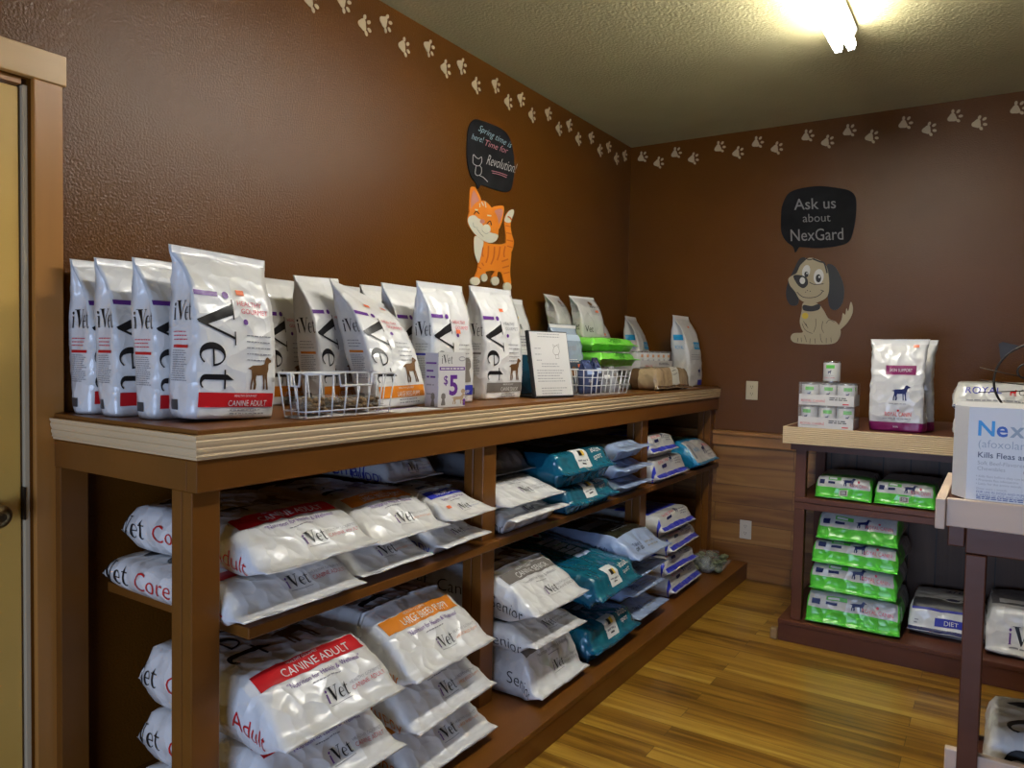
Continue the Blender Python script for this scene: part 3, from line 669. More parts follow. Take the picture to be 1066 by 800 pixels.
# ------------------------------------------------------------------ painted cut-outs and chalk boards on the walls
CHALKB = mat('chalkboard', (0.014, 0.014, 0.015), 0.8, 0.05, 40, 0.3, 8, spec=0.15); CHW = mat('chalk_white', (0.50, 0.48, 0.46), 0.9); CHG = mat('chalk_grey', (0.24, 0.235, 0.23), 0.9)
CHB = mat('chalk_blue', (0.30, 0.45, 0.50), 0.9); CHP = mat('chalk_pink', (0.55, 0.22, 0.25), 0.9)
CO = mat('cat_orange', (0.85, 0.25, 0.02), 0.45); CDO = mat('cat_stripe', (0.62, 0.13, 0.015), 0.45); CW = mat('cat_cream', (0.74, 0.70, 0.55), 0.45); CPK = mat('cat_pink', (0.62, 0.25, 0.20), 0.45); CBK = mat('outline_black', (0.012, 0.011, 0.010), 0.45)
DTAN = mat('dog_tan', (0.40, 0.33, 0.20), 0.45); DW = mat('eye_white', (0.62, 0.62, 0.58), 0.4); DY = mat('tag_yellow', (0.60, 0.42, 0.03), 0.4); DLN = mat('outline_brown', (0.05, 0.035, 0.02), 0.5)
class Cutout:
    def __init__(s, ox, oy, k, ax): s.o = (ox, oy); s.k = k; s.ax = ax; s.mb = MB(); s.base = None
    def w(s, p):
        q = on_plane(s.o[0]+p[0]/s.k, s.o[1]+p[1]/s.k, s.ax, 0.0); return (q.y, q.z) if s.ax == 0 else (q.x, q.z)
    def fn(s, z0):
        return (lambda x, y, h: (z0+h, x, y)) if s.ax == 0 else (lambda x, y, h: (x, -z0-h, y))
    def smooth(s, pts, n=5, closed=True):
        N = len(pts); out = []
        for i in range(N if closed else N-1):
            g = lambda k: pts[k % N] if closed else pts[max(0, min(N-1, k))]
            for j in range(n):
                f = j/n; p0, p1, p2, p3 = g(i-1), g(i), g(i+1), g(i+2)
                out.append(tuple(0.5*((2*b)+(c-a)*f+(2*a-5*b+4*c-d)*f*f+(-a+3*b-3*c+d)*f**3) for a, b, c, d in zip(p0, p1, p2, p3)))
        if not closed: out.append(pts[-1])
        return out
    def shape(s, pts, m, z0, th, sm=True):
        p = s.smooth(pts) if sm else pts
        s.mb.sheet([s.w(q) for q in p], s.fn(z0), th, m)
    def stroke(s, pts, m, z0, wd, sm=True):
        p = s.smooth(pts, 4, False) if sm and len(pts) > 2 else pts
        v, f = line2d(p, wd); fn = s.fn(z0); s.mb.add([fn(*s.w(q), 0) for q in v], f, m)
    def ell(s, x, y, rx, ry, m, z0, th, a=0): s.shape(disc2d(x, y, rx, ry, 18, a)[0], m, z0, th, False)
    def text(s, txt, x, y, h, m, z0, rot=0, sx=1.0, thin=-0.01, dx=0.0):
        v, f = slice2d(*text2d(txt, thin), 0.4); fn = s.fn(z0); c, q = math.cos(rot), math.sin(rot)
        s.mb.add([fn(*s.w((x+a*h*sx*c+b*h*q+dx*b, y+a*h*sx*q-b*h*c)), 0) for a, b in v], f, m)
B = -0.0002
# cat board
k = Cutout(470, 110, 4.0, 0)
k.shape([(62, 150), (68, 95), (85, 64), (112, 60), (200, 95), (235, 130), (254, 195), (258, 265), (250, 330), (236, 358), (200, 357), (130, 333), (118, 332), (106, 348), (99, 325), (76, 290), (62, 225)], CHALKB, B, 0.006)
k.text('Spring time is', 106, 104, 26, CHB, 0.0070, 0.50, 0.80); k.text('here!', 78, 140, 26, CHB, 0.0070, 0.32, 0.70); k.text('Time for', 130, 165, 26, CHP, 0.0070, 0.36, 0.82)
k.text('Revolution!', 140, 245, 44, CHW, 0.0070, 0.30, 0.46)
for a in ([(162, 272), (195, 280), (228, 292)], [(165, 281), (195, 288), (225, 300)]): k.stroke(a, CHP, 0.0070, 2.5)
k.stroke([(84, 238), (86, 205), (96, 215), (108, 222), (120, 215), (120, 238), (108, 252), (90, 246), (84, 238)], CHW, 0.0070, 2.5); k.stroke([(98, 250), (94, 282), (104, 292), (118, 285), (120, 262), (112, 250)], CHW, 0.0070, 2.5); k.stroke([(112, 292), (128, 300), (146, 318)], CHW, 0.0070, 2.5)
tag(k.mb.build('speech_bubble_board'), 'small black chalkboard speech bubble on the left wall above the orange cat', 'chalkboard')
# cat
k = Cutout(470, 110, 4.0, 0); Z = 0.005
k.shape([(225, 605), (224, 540), (218, 482), (222, 460), (236, 440), (252, 433), (257, 444), (248, 470), (243, 500), (248, 535), (257, 570), (246, 610)], CO, B, Z)
k.shape([(218, 482), (222, 460), (236, 440), (252, 433), (257, 444), (250, 466), (240, 488)], CW, B+Z, 0.0006)
k.shape([(95, 545), (128, 560), (150, 574), (200, 578), (232, 574), (246, 600), (241, 690), (245, 742), (230, 752), (216, 735), (205, 697), (190, 694), (184, 716), (164, 714), (176, 690), (140, 692), (142, 706), (120, 706), (108, 734), (92, 722), (104, 690), (108, 650), (94, 610)], CO, B+0.0002, Z)
k.shape([(93, 545), (128, 562), (124, 600), (110, 655), (98, 635), (91, 600)], CW, B+0.0002+Z, 0.0006)
for x, y, rx, ry in ((95, 732, 20, 18), (133, 717, 13, 17), (178, 731, 17, 19), (229, 757, 17, 21)): k.ell(x, y, rx, ry, CW, B, Z+0.0012)
k.shape([(77, 345), (90, 339), (101, 350), (120, 396), (100, 432), (73, 455), (73, 392)], CO, B+0.0004, Z)
k.shape([(84, 362), (92, 356), (112, 402), (94, 425), (79, 436), (78, 396)], CPK, B+0.0004+Z, 0.0006)
k.shape([(165, 428), (190, 418), (214, 421), (212, 460), (202, 498), (188, 514), (160, 458)], CO, B+0.0004, Z)
k.shape([(178, 437), (208, 433), (205, 466), (186, 502), (172, 462)], CPK, B+0.0004+Z, 0.0006)
k.shape([(70, 446), (98, 405), (132, 397), (162, 424), (186, 462), (192, 505), (189, 548), (176, 567), (150, 572), (120, 558), (88, 530), (66, 492)], CO, B+0.0008, Z+0.0006)
k.shape([(67, 466), (92, 458), (112, 478), (128, 500), (150, 526), (188, 538), (186, 556), (172, 569), (150, 572), (120, 558), (88, 530), (66, 492)], CW, B+0.0014+Z, 0.0006)
k.ell(103, 489, 20, 19, CW, B+0.0020+Z, 0.0005); k.ell(140, 514, 18, 19, CW, B+0.0020+Z, 0.0005); k.ell(123, 483, 10, 9, CPK, B+0.0026+Z, 0.0006)
for a, wd in (([(88, 453), (98, 441), (110, 452)], 3.5), ([(141, 494), (155, 481), (161, 499)], 3.5), ([(100, 513), (112, 530), (128, 548)], 1.2), ([(84, 488), (88, 506), (104, 509)], 1.0), ([(122, 520), (135, 534), (152, 530)], 1.0)): k.stroke(a, CBK, B+0.0034+Z, wd)
for a in ([(120, 402), (128, 418)], [(134, 400), (138, 425)], [(112, 408), (112, 424)]): k.stroke(a, CW, B+0.0034+Z, 4)
for a in ([(92, 434), (104, 436)], [(143, 458), (160, 460)]): k.stroke(a, CW, B+0.0034+Z, 6)
for a, wd in (([(128, 590), (124, 612), (128, 630)], 5), ([(150, 585), (148, 625), (140, 655)], 6), ([(175, 588), (172, 630), (160, 662)], 6), ([(198, 588), (194, 620), (186, 645)], 6), ([(220, 586), (214, 615), (216, 632)], 6), ([(122, 655), (130, 668)], 5), ([(205, 650), (232, 640)], 6), ([(208, 676), (236, 668)], 6), ([(214, 700), (238, 694)], 5), ([(106, 672), (120, 680)], 5)): k.stroke(a, CDO, B+0.0012+Z, wd)
for a in ([(221, 500), (242, 505)], [(224, 530), (246, 535)], [(226, 560), (252, 566)], [(228, 585), (250, 592)]): k.stroke(a, CDO, B+0.0010+Z, 5)
k.stroke([(230, 462), (240, 468), (247, 478)], CDO, B+0.0012+Z, 6)
tag(k.mb.build('cat_cutout'), 'painted orange and cream smiling kitten cutout on the left wall', 'wall decoration')
# dog board
k = Cutout(790, 180, 4.208, 1)
k.shape([(98, 190), (104, 142), (130, 92), (180, 70), (265, 59), (350, 68), (400, 80), (425, 112), (426, 180), (415, 250), (394, 302), (340, 322), (260, 330), (188, 326), (176, 328), (160, 350), (150, 325), (120, 300), (99, 258)], CHALKB, B, 0.006)
k.text('Ask us', 156, 163, 50, CHG, 0.0070, -0.04, 1.0, 0.005); k.text('about', 194, 217, 38, CHG, 0.0070, -0.03, 1.02, -0.005); k.text('NexGard', 141, 300, 54, CHG, 0.0070, -0.03, 0.84, 0.002)
tag(k.mb.build('speech_bubble_board'), 'large black chalkboard speech bubble on the back wall above the dog', 'chalkboard')
# dog
k = Cutout(790, 180, 4.208, 1); Z = 0.005
k.shape([(340, 690), (362, 645), (368, 616), (379, 622), (384, 594), (392, 606), (403, 566), (412, 590), (408, 622), (386, 660), (355, 688)], DTAN, B, Z)
k.shape([(198, 568), (255, 572), (282, 600), (305, 638), (340, 655), (358, 690), (354, 720), (336, 744), (300, 752), (235, 752), (160, 745), (140, 725), (152, 704), (192, 700), (186, 680), (180, 650), (188, 608)], DTAN, B+0.0002, Z)
k.shape([(196, 580), (232, 584), (266, 575), (266, 598), (232, 608), (196, 602)], CBK, B+0.0004+Z, 0.0008)
k.ell(204, 627, 14, 14, DY, B+0.0006+Z, 0.0012)
k.shape([(205, 374), (180, 377), (156, 420), (126, 488), (120, 540), (135, 576), (156, 583), (172, 574), (176, 540), (172, 470), (200, 405)], CBK, B+0.0006, Z)
k.shape([(298, 405), (330, 408), (356, 450), (373, 502), (370, 560), (350, 594), (326, 601), (308, 580), (303, 520), (308, 470)], CBK, B+0.0006, Z)
k.shape([(196, 392), (222, 373), (262, 382), (292, 402), (305, 440), (309, 490), (305, 530), (290, 552), (250, 570), (215, 572), (180, 555), (160, 522), (138, 495), (130, 466), (148, 450), (166, 440), (180, 410)], DTAN, B+0.0010, Z)
k.shape([(152, 453), (183, 449), (210, 461), (216, 488), (196, 506), (172, 492)], CBK, B+0.0012+Z, 0.0010); k.ell(192, 473, 12, 15, DW, B+0.0024+Z, 0.0004)
k.ell(208, 432, 17, 28, DW, B+0.0012+Z, 0.0006, 0.25); k.ell(263, 456, 22, 34, DW, B+0.0012+Z, 0.0006, 0.12)
k.ell(209, 446, 9, 13, CBK, B+0.0020+Z, 0.0004); k.ell(262, 463, 12, 18, CBK, B+0.0020+Z, 0.0004); k.ell(212, 441, 3, 4, DW, B+0.0026+Z, 0.0003); k.ell(266, 457, 4, 5, DW, B+0.0026+Z, 0.0003)
for a, wd in (([(168, 523), (195, 545), (240, 547), (268, 535), (282, 518)], 3), ([(272, 514), (287, 520)], 2.5), ([(222, 480), (245, 490), (285, 487)], 3), ([(238, 378), (268, 390), (288, 398), (300, 440)], 7), ([(206, 376), (222, 382), (238, 378)], 4)): k.stroke(a, CBK, B+0.0022+Z, wd)
for x, y in ((206, 523), (214, 516), (226, 520)): k.ell(x, y, 2, 2, CBK, B+0.0022+Z, 0.0003)
for a in ([(196, 650), (210, 672), (206, 660), (216, 682)], [(190, 660), (205, 690), (235, 705)], [(250, 640), (250, 672), (240, 700)], [(282, 650), (276, 680), (285, 702)], [(295, 660), (310, 645), (332, 655)], [(200, 712), (206, 728), (210, 742)], [(270, 706), (272, 730), (280, 745)], [(172, 724), (170, 742)], [(186, 722), (188, 742)], [(226, 726), (224, 748)], [(246, 726), (248, 748)], [(296, 724), (296, 746)], [(316, 722), (318, 744)]): k.stroke(a, DLN, B+0.0012+Z, 2.2)
tag(k.mb.build('dog_cutout'), 'painted tan sitting puppy cutout with black ears on the back wall', 'wall decoration')

# ------------------------------------------------------------------ small bags standing on the long counter
CT = 1.1755
G1 = 'small bags standing on the long counter'
def D(*a, **k): return vet_stand(*a, group=G1, **k)
D('white bag with red foot band standing against the wall at the near counter end', (0.075, -3.500, CT), .225, .405, .10, 'adult', 11, rz=.06, lean=.03, bend=.04)
D('white bag with red foot band, second from the wall in the near row of four', (0.195, -3.490, CT), .225, .405, .10, 'adult', 12, rz=-.03, lean=.06, bend=.05)
D('white bag with red foot band, third from the wall, just behind the large front bag', (0.325, -3.470, CT), .225, .40, .10, 'adult', 13, rz=.04, lean=.04, bend=.06)
D('front white bag with brown dog and red foot band at the near counter end', (0.452, -3.440, CT), .25, .42, .125, 'adult', 14, rz=-.05, lean=.05, bend=.06, rx=-.04, sticks=((.275, .08),), wtop=1.10)
D('white bag with orange foot band, standing against the wall behind the wire basket of treats', (0.115, -2.985, CT), .20, .41, .095, 'puppy', 21, rz=.08, lean=.02, bend=.04)
D('white bag with orange foot band, middle of three behind the wire basket', (0.270, -2.890, CT), .20, .415, .095, 'puppy', 22, rz=.06, lean=.06, bend=.10, rx=.04)
D('white bag with orange foot band leaning back, front one of three beside the wire basket', (0.455, -2.805, CT), .235, .41, .11, 'puppy', 23, rz=-.05, lean=.24, bend=.16, rx=.03, skew=.30, sticks=((.20, -.10), (.16, .30)))
D('white bag against the wall, rearmost behind the blue banded bag', (0.065, -2.545, CT), .225, .42, .09, 'bluepup', 31, rz=.05, lean=.02, bend=.03)
D('white bag second behind the blue banded bag, next to the wall one', (0.185, -2.535, CT), .225, .42, .09, 'bluepup', 32, rz=-.05, lean=.03, bend=.05)
D('white bag directly behind the blue banded bag, purple mark and black letters partly showing', (0.310, -2.560, CT), .225, .42, .10, 'bluepup', 33, rz=.08, lean=.04, bend=.06)
D('white bag with blue foot band and sitting dog, standing behind the purple price card', (0.440, -2.520, CT), .235, .425, .105, 'bluepup', 34, rz=-.06, lean=.02, bend=.05, sticks=((.42, .12),))
D('white bag partly hidden behind the grey banded bag, showing its crumpled side', (0.285, -2.255, CT), .22, .415, .10, 'senior', 41, rz=.05, lean=.05, bend=.05)
D('white bag with grey foot band and large black lettering left of the framed notice', (0.415, -2.165, CT), .245, .44, .11, 'senior', 42, rz=-.12, lean=.01, bend=.06, sticks=((.22, .05),))

def plain_stand(label, loc, w, h, d, seed, base, zones=(), prints=(), rz=0, lean=0, bend=0, rx=0, group=G1, sticks=(), seal=SEAL, cat='bag', name='pet_food_bag', **kw):
    Sk = standing(w, h, d, seed, lean, bend, **kw); mb = MB(); L = Sk.L
    Sk.body(mb, base, 40, 14, 6, [(z[0]*L, z[1]*L)+tuple(z[2:]) for z in zones])
    for a in prints: Sk.print(mb, a[0](L, w), a[1], a[2], a[3] if len(a) > 3 else 2)
    o = bag_object(Sk, mb, name, label, cat, loc, rz, 0, rx, group); crimp(Sk, o, L*.95, L*.998, seal)
    for f, v in sticks: sticker(Sk, o, L*(1-f), v*w)
    return o
def hz(s, h, f, v, thin=0.0, maxw=None):
    """horizontal words on an upright bag: f = height as a share, v = centre across"""
    def g(L, w):
        t = ctext(s, h*L, v*w, 0, thin, None if maxw is None else maxw*w); return ([(f*L+y, x) for x, y in t[0]], t[1])
    return g
def bandz(f0, f1, v0=-.48, v1=.48): return lambda L, w: rect2d(f0*L, v0*w, f1*L, v1*w)
def smallp(f, v0, v1, n, seed=1):
    def g(L, w):
        t = lines2d(v0*w, v1*w, 0, n, .03*L, .010*L, random.Random(seed)); return ([(f*L+y, x) for x, y in t[0]], t[1])
    return g
def dogp(f, v, h, art=DOG_STAND, kx=None): return lambda L, w: place(art, (f*L, v*w), (0, 1), (1, 0), h*L, (kx or h)*L)

plain_stand('grey white bag with dark teal lower half and small lettering behind the framed notice', (0.300, -1.850, CT), .22, .425, .10, 51, film('offwhite_film', (.62, .62, .60), .3), [(0, .40, DTEAL)],
            [(hz('PUR', .055, .66, .05), 'top', BLACK), (disc_ := (lambda L, w: disc2d(.78*L, .02*w, .05*L, .05*L)), 'top', NAVY), ((lambda L, w: disc2d(.79*L, .12*w, .02*L)), 'top', YEL), ((lambda L, w: disc2d(.77*L, -.06*w, .02*L)), 'top', RED), (smallp(.58, -.3, .4, 4, 3), 'top', GREY), (smallp(.46, -.3, .4, 2, 5), 'top', WINK)], rz=-.10, lean=.06, bend=.05, sticks=((.13, -.05),))
SBL = film('silver_blue_film', (0.34, 0.42, 0.52), 0.22)
for i, (x, y, sd, lb) in enumerate(((0.17, -1.64, 61, 'shiny silver blue bag behind the framed notice, nearer the wall of the two'), (0.355, -1.475, 62, 'shiny silver blue bag right of the framed notice, nearer the counter edge'))):
    plain_stand(lb, (x, y, CT), .21, .325, .09, sd, SBL, [(0, .45, film('slate_film', (0.07, 0.09, 0.12), .25))], [(bandz(.74, .84), 'top', ink('haze', (.5, .62, .75))), (hz('dental', .09, .60, 0, maxw=.8), 'top', GREY), (disc2 := (lambda L, w: disc2d(.30*L, .05*w, .07*L)), 'top', DOGBROWN), (smallp(.46, -.3, .3, 2, 9), 'top', WINK)], rz=-.15, lean=.05, bend=.03, amp=.006, sticks=((.62, .28),) if i else ())

# far counter end
for i, (x, y, z, rz, lb) in enumerate(((0.115, -1.090, 1.4515, .10, 'grey white small bag standing on the lime bags, nearer the wall'), (0.215, -0.960, 1.4515, -.25, 'grey white small bag with a curved line standing on the lime bags'))):
    plain_stand(lb, (x, y, z), .20, .225, .07, 71+i, film('pale_grey_film', (.58, .57, .55), .3), [], [(hz('Vet', .14, .12, -.22), 'top', BLACK), (smallp(.62, .0, .42, 5, 4), 'top', GREY), ((lambda L, w: disc2d(.80*L, .14*w, .06*L)), 'top', DOGBROWN), (hz('ADULT', .07, .67, .22), 'top', BLACK), ((lambda L, w: line2d([(.05*L, .05*w), (.35*L, -.02*w), (.55*L, -.20*w)], .008*L)), 'top', GREY), (hz('Vet', .16, .16, 0, maxw=.2), 'left', BLACK), (smallp(.7, -.12, .12, 6, 8), 'left', GREY)], rz=rz, lean=.05, bend=.25, sticks=((.42, .28),) if i else ())
plain_stand('tall grey white bag leaning back against the wall behind the lime bags', (0.20, -0.66, CT), .25, .47, .10, 75, film('pale_grey_film', (.5, .5, .5), .3), [(0, .22, DARKF)], [(smallp(.55, -.3, .3, 3, 4), 'top', GREY), (bandz(.68, .72, -.4, -.05), 'top', CYANI), (hz('CHEWS', .05, .42, .12), 'top', RED)], rz=.12, lean=.22, bend=.12, rx=.10, sticks=((.17, -.28), (.42, .10)))
for x, y, sd, rz, h, lb in ((0.185, -0.205, 76, .12, .43, 'narrow white bag with bright blue panels between the lime bags and the corner'), (0.490, -0.140, 77, -.06, .435, 'white bag with bright blue label standing nearest the room corner on the counter')):
    plain_stand(lb, (x, y, CT), .22, h, .11, sd, film('offwhite2_film', (.64, .64, .62), .3), [], [(bandz(.50, .60, -.05, .45), 'top', CYANI), (hz('ROYAL', .05, .525, .2, maxw=.4), 'top', WINK, 3), (smallp(.42, -.3, .35, 3, 4), 'top', GREY), (bandz(.02, .09, .05, .45), 'top', BLUE), (dogp(.14, .05, .12), 'top', NAVY), ((lambda L, w: rect2d(.62*L, -.035, .70*L, .035)), 'left', CYANI), (hz('ROYAL', .05, .50, 0, maxw=.28), 'left', CYANI)], rz=rz, lean=.05, bend=.10, sticks=((.18, .05),) if sd == 77 else ())

# lime bags, the bags under them, the brown bag
G2 = 'bags lying at the far end of the long counter'
def flat(label, loc, L, w, t, seed, base, zones=(), prints=(), rz=0, ry=0, rx=0, group=None, name='pet_food_bag', nu=44, sticks=(), **kw):
    Sk = lying(L, w, t, seed, **kw); mb = MB(); LL = Sk.L
    Sk.body(mb, base, nu, 14, 6, [(z[0]*LL, z[1]*LL)+tuple(z[2:]) for z in zones])
    for a in prints: Sk.print(mb, a[0](LL, w), a[1], a[2], a[3] if len(a) > 3 else 2)
    o = bag_object(Sk, mb, name, label, 'bag', loc, rz, ry, rx, group)
    for u, v in sticks: sticker(Sk, o, LL*u, v*w)
    return o
def ht(s, h, f, v, thin=0.0, maxw=None):
    """words across a flat bag, read from its front end"""
    def g(L, w):
        t = ctext(s, h*L, v*w, 0, thin, None if maxw is None else maxw*w); return ([(f*L-y, x) for x, y in t[0]], t[1])
    return g
def bt(f0, f1, v0, v1): return lambda L, w: rect2d(f0*L, v0*w, f1*L, v1*w)
def sm(f, v0, v1, n, seed=1, dy=.028, h=.010):
    def g(L, w):
        t = lines2d(v0*w, v1*w, 0, n, dy*L, h*L, random.Random(seed)); return ([(f*L-y, x) for x, y in t[0]], t[1])
    return g
def dt(f, v, h, art=DOG_STAND, kx=None): return lambda L, w: place(art, (f*L, v*w), (0, 1), (-1, 0), h*L, (kx or h)*L)
def ls(s, h, u, q, thin=0.0): return lambda L, w: place(text2d(s, thin), (u*L, q), (1, 0), (0, 1), h)

flat('pale grey bag lying under the lime bags at the far counter end', (0.03, -1.125, CT), .42, .40, .122, 81, film('sage_film', (.40, .42, .36), .3), [], [(sm(.7, -.3, .3, 2, 3), 'top', GREY)], group=G2, nose=.25)
for i, (z, y, x, rz, lb) in enumerate(((1.3, -1.12, .03, .02, 'shiny lime green bag lying at the far counter end, lower of two'), (1.3755, -1.11, .01, -.05, 'shiny lime green bag with black back edge at the far counter end, upper of two'))):
    flat(lb, (x, y, z), .47, .43, .073, 82+i, LIME, [(0, .12, DARKF)] if i else [], [(bt(.20, .34, .0, .42), 'top', DARKF), (ht('IT EZ', .09, .33, .2), 'top', WINK, 3), (ht('Original', .07, .93, .02, maxw=.6), 'top', ink('deep_green', (.03, .22, .02))), (bt(.80, .815, -.45, .45), 'top', ink('deep_green', (.03, .22, .02))), (ls('Original Treat', .026, .30, -.012), 'left', ink('deep_green', (.03, .22, .02)))], rz=rz, group=G2, amp=.011, finz=.5, nose=.25, fin=.018, k=.35)
flat('brown and gold shiny treat bag with white label lying in front of the wrapped cans', (0.455, -0.735, CT), .185, .44, .125, 84, TAN, [(0, .36, BROWNF), (.93, 1, BROWNF)], [(bt(.42, .92, -.05, .17), 'top', ink('label', (.62, .60, .52)), 2), (sm(.55, -.02, .14, 5, 2, .05), 'top', DGREY, 3), (bt(.34, .40, -.4, .4), 'top', DOGBROWN)], rz=-.04, group=G2, amp=.010, nose=.12, finz=.12, fin=.008, k=.35)

# ------------------------------------------------------------------ cans in shrink-wrapped trays
CANW = mat('can_label', (.66, .65, .62), .35); CANM = mat('can_metal', (.55, .55, .55), .25, metal=1.0); CARD = mat('white_cardboard', (.68, .66, .64), .6); CARDO = mat('orange_print', (.70, .28, .10), .5)
def can_mesh(lab, r=.0375, h=.10, A=None, B_=None):
    m = MB(); m.lathe([(r*.93, 0), (r, .002), (r, .006), (r*.975, .008), (r*.975, h-.008), (r, h-.006), (r, h-.001), (r*.95, h), (r*.93, h-.004), (r*.4, h-.0045)], (0, 0, 0), CANM, 28)
    m.lathe([(r*.985, .0085), (r*.99, .009), (r*.99, h-.009), (r*.985, h-.0085)], (0, 0, 0), CANW, 28)
    def wrap(a, mm):
        v, f = slice2d(a[0], a[1], .006); m.add([((r*.99+.0006)*math.sin(x/r), -(r*.99+.0006)*math.cos(x/r), y) for x, y in v], f, mm)
    wrap(rect2d(-.016, .066, .022, .082), A or GINK); wrap(move2d(DOG_STAND, .018, .018, -.008, .040), NAVY); wrap(ctext('ROYAL CANIN', .0055, 0, .020), RED); wrap(lines2d(-.02, .02, .032, 1, .01, .002, random.Random(3)), GREY)
    return m.build('can').data
_cm = can_mesh(0); bpy.data.objects.remove(bpy.data.objects['can'])
_cm2 = can_mesh(0, A=CARDO); bpy.data.objects.remove(bpy.data.objects['can'])
CANN = [0]
def can(x, y, z, label, rot=0, group=None, me=None):
    o = bpy.data.objects.new('can', me or _cm); COL.objects.link(o); o.location = (x, y, z); o.rotation_euler = (0, 0, rot); return tag(o, label, 'can', group)
def tray(x0, x1, y0, y1, z, hh, label, face, group, word='ROYAL CANIN'):
    """low cardboard tray; face is the side that carries the print ('y' = towards -Y, 'x' = towards +X)"""
    t = thing('can_tray', label, 'tray', ((x0+x1)/2, (y0+y1)/2, z), group=group); th = .0025
    m = MB(); m.box(x0, x1, y0, y1, z, z+th, CARD); m.box(x0, x0+th, y0, y1, z+th, z+hh, CARD); m.box(x1-th, x1, y0, y1, z+th, z+hh, CARD); m.box(x0+th, x1-th, y0, y0+th, z+th, z+hh, CARD); m.box(x0+th, x1-th, y1-th, y1, z+th, z+hh, CARD)
    L = (x1-x0) if face == 'y' else (y1-y0)
    def pr(a, mm): m.add([((x0+u, y0-.0005, z+v) if face == 'y' else (x1+.0005, y0+u, z+v)) for u, v in a[0]], a[1], mm)
    pr(ctext(word, hh*.22, L*.25, hh*.30), RED); pr(lines2d(L*.06, L*.42, hh*.2, 1, .01, hh*.05, random.Random(5)), GREY); pr(rect2d(L*.47, hh*.25, L*.475, hh*.6), RED)
    pr(lines2d(L*.56, L*.95, hh*.68, 2, hh*.17, hh*.09, random.Random(2)), DGREY); pr(lines2d(L*.80, L*.97, hh*.12, 1, .01, hh*.10, random.Random(2)), RED)
    part(m, 'tray_box', t)
    WRAP = glass('shrink_wrap', (.9, .9, .9), .10, .12)
    m = MB(); e = .0012; zt = z+.1045
    m.box(x0-e, x1+e, y0-e, y1+e, zt, zt+.0006, WRAP); m.box(x0-e-.0006, x0-e, y0-e, y1+e, z+hh+.001, zt, WRAP); m.box(x1+e, x1+e+.0006, y0-e, y1+e, z+hh+.001, zt, WRAP); m.box(x0-e, x1+e, y0-e-.0006, y0-e, z+hh+.001, zt, WRAP)
    part(m, 'shrink_wrap', t); return t
GC = 'cans in the wrapped trays on the back wall unit'
for lay, z in ((0, 1.0385), (1, 1.1445)):
    w = ('lower', 'upper')[lay]
    tray(1.322, 1.560, -.955, -.795, z, .050, 'white cardboard can tray on the back wall unit, %s of two wrapped in clear film' % w, 'y', 'can trays on the back wall unit')
    for i in range(3):
        for j in range(1 if lay == 0 else 2):
            can(1.363+i*.078, -.914+j*.078, z+.003, 'white food can in the %s wrapped tray on the back unit, %s row, %s' % (w, ('front', 'rear')[j], ('leftmost', 'middle', 'rightmost')[i]), .15*(i+j) if lay else (-.3, .1, .35)[i], GC)
can(1.452, -.90, 1.2505, 'single white food can with green label standing on top of the wrapped can trays', -.12, None)
GL = 'cans in the wrapped trays at the far end of the long counter'
for lay, z in ((0, CT), (1, CT+.106)):
    w = ('lower', 'upper')[lay]
    tray(.289, .4505, -.800, -.322, z, .050, 'printed can tray behind the brown bag, %s of two on the long counter' % w, 'x', 'can trays on the long counter')
    for j in range(1 if lay == 0 else 0, 2):
        for i in range(6):
            can(.330+j*.078, -.7585+i*.079, z+.003, 'white food can behind the brown bag, %s tray, %s row, %s counted towards the corner' % (w, ('wall', 'room')[j], ORD[i]), 1.57, GL, _cm2)

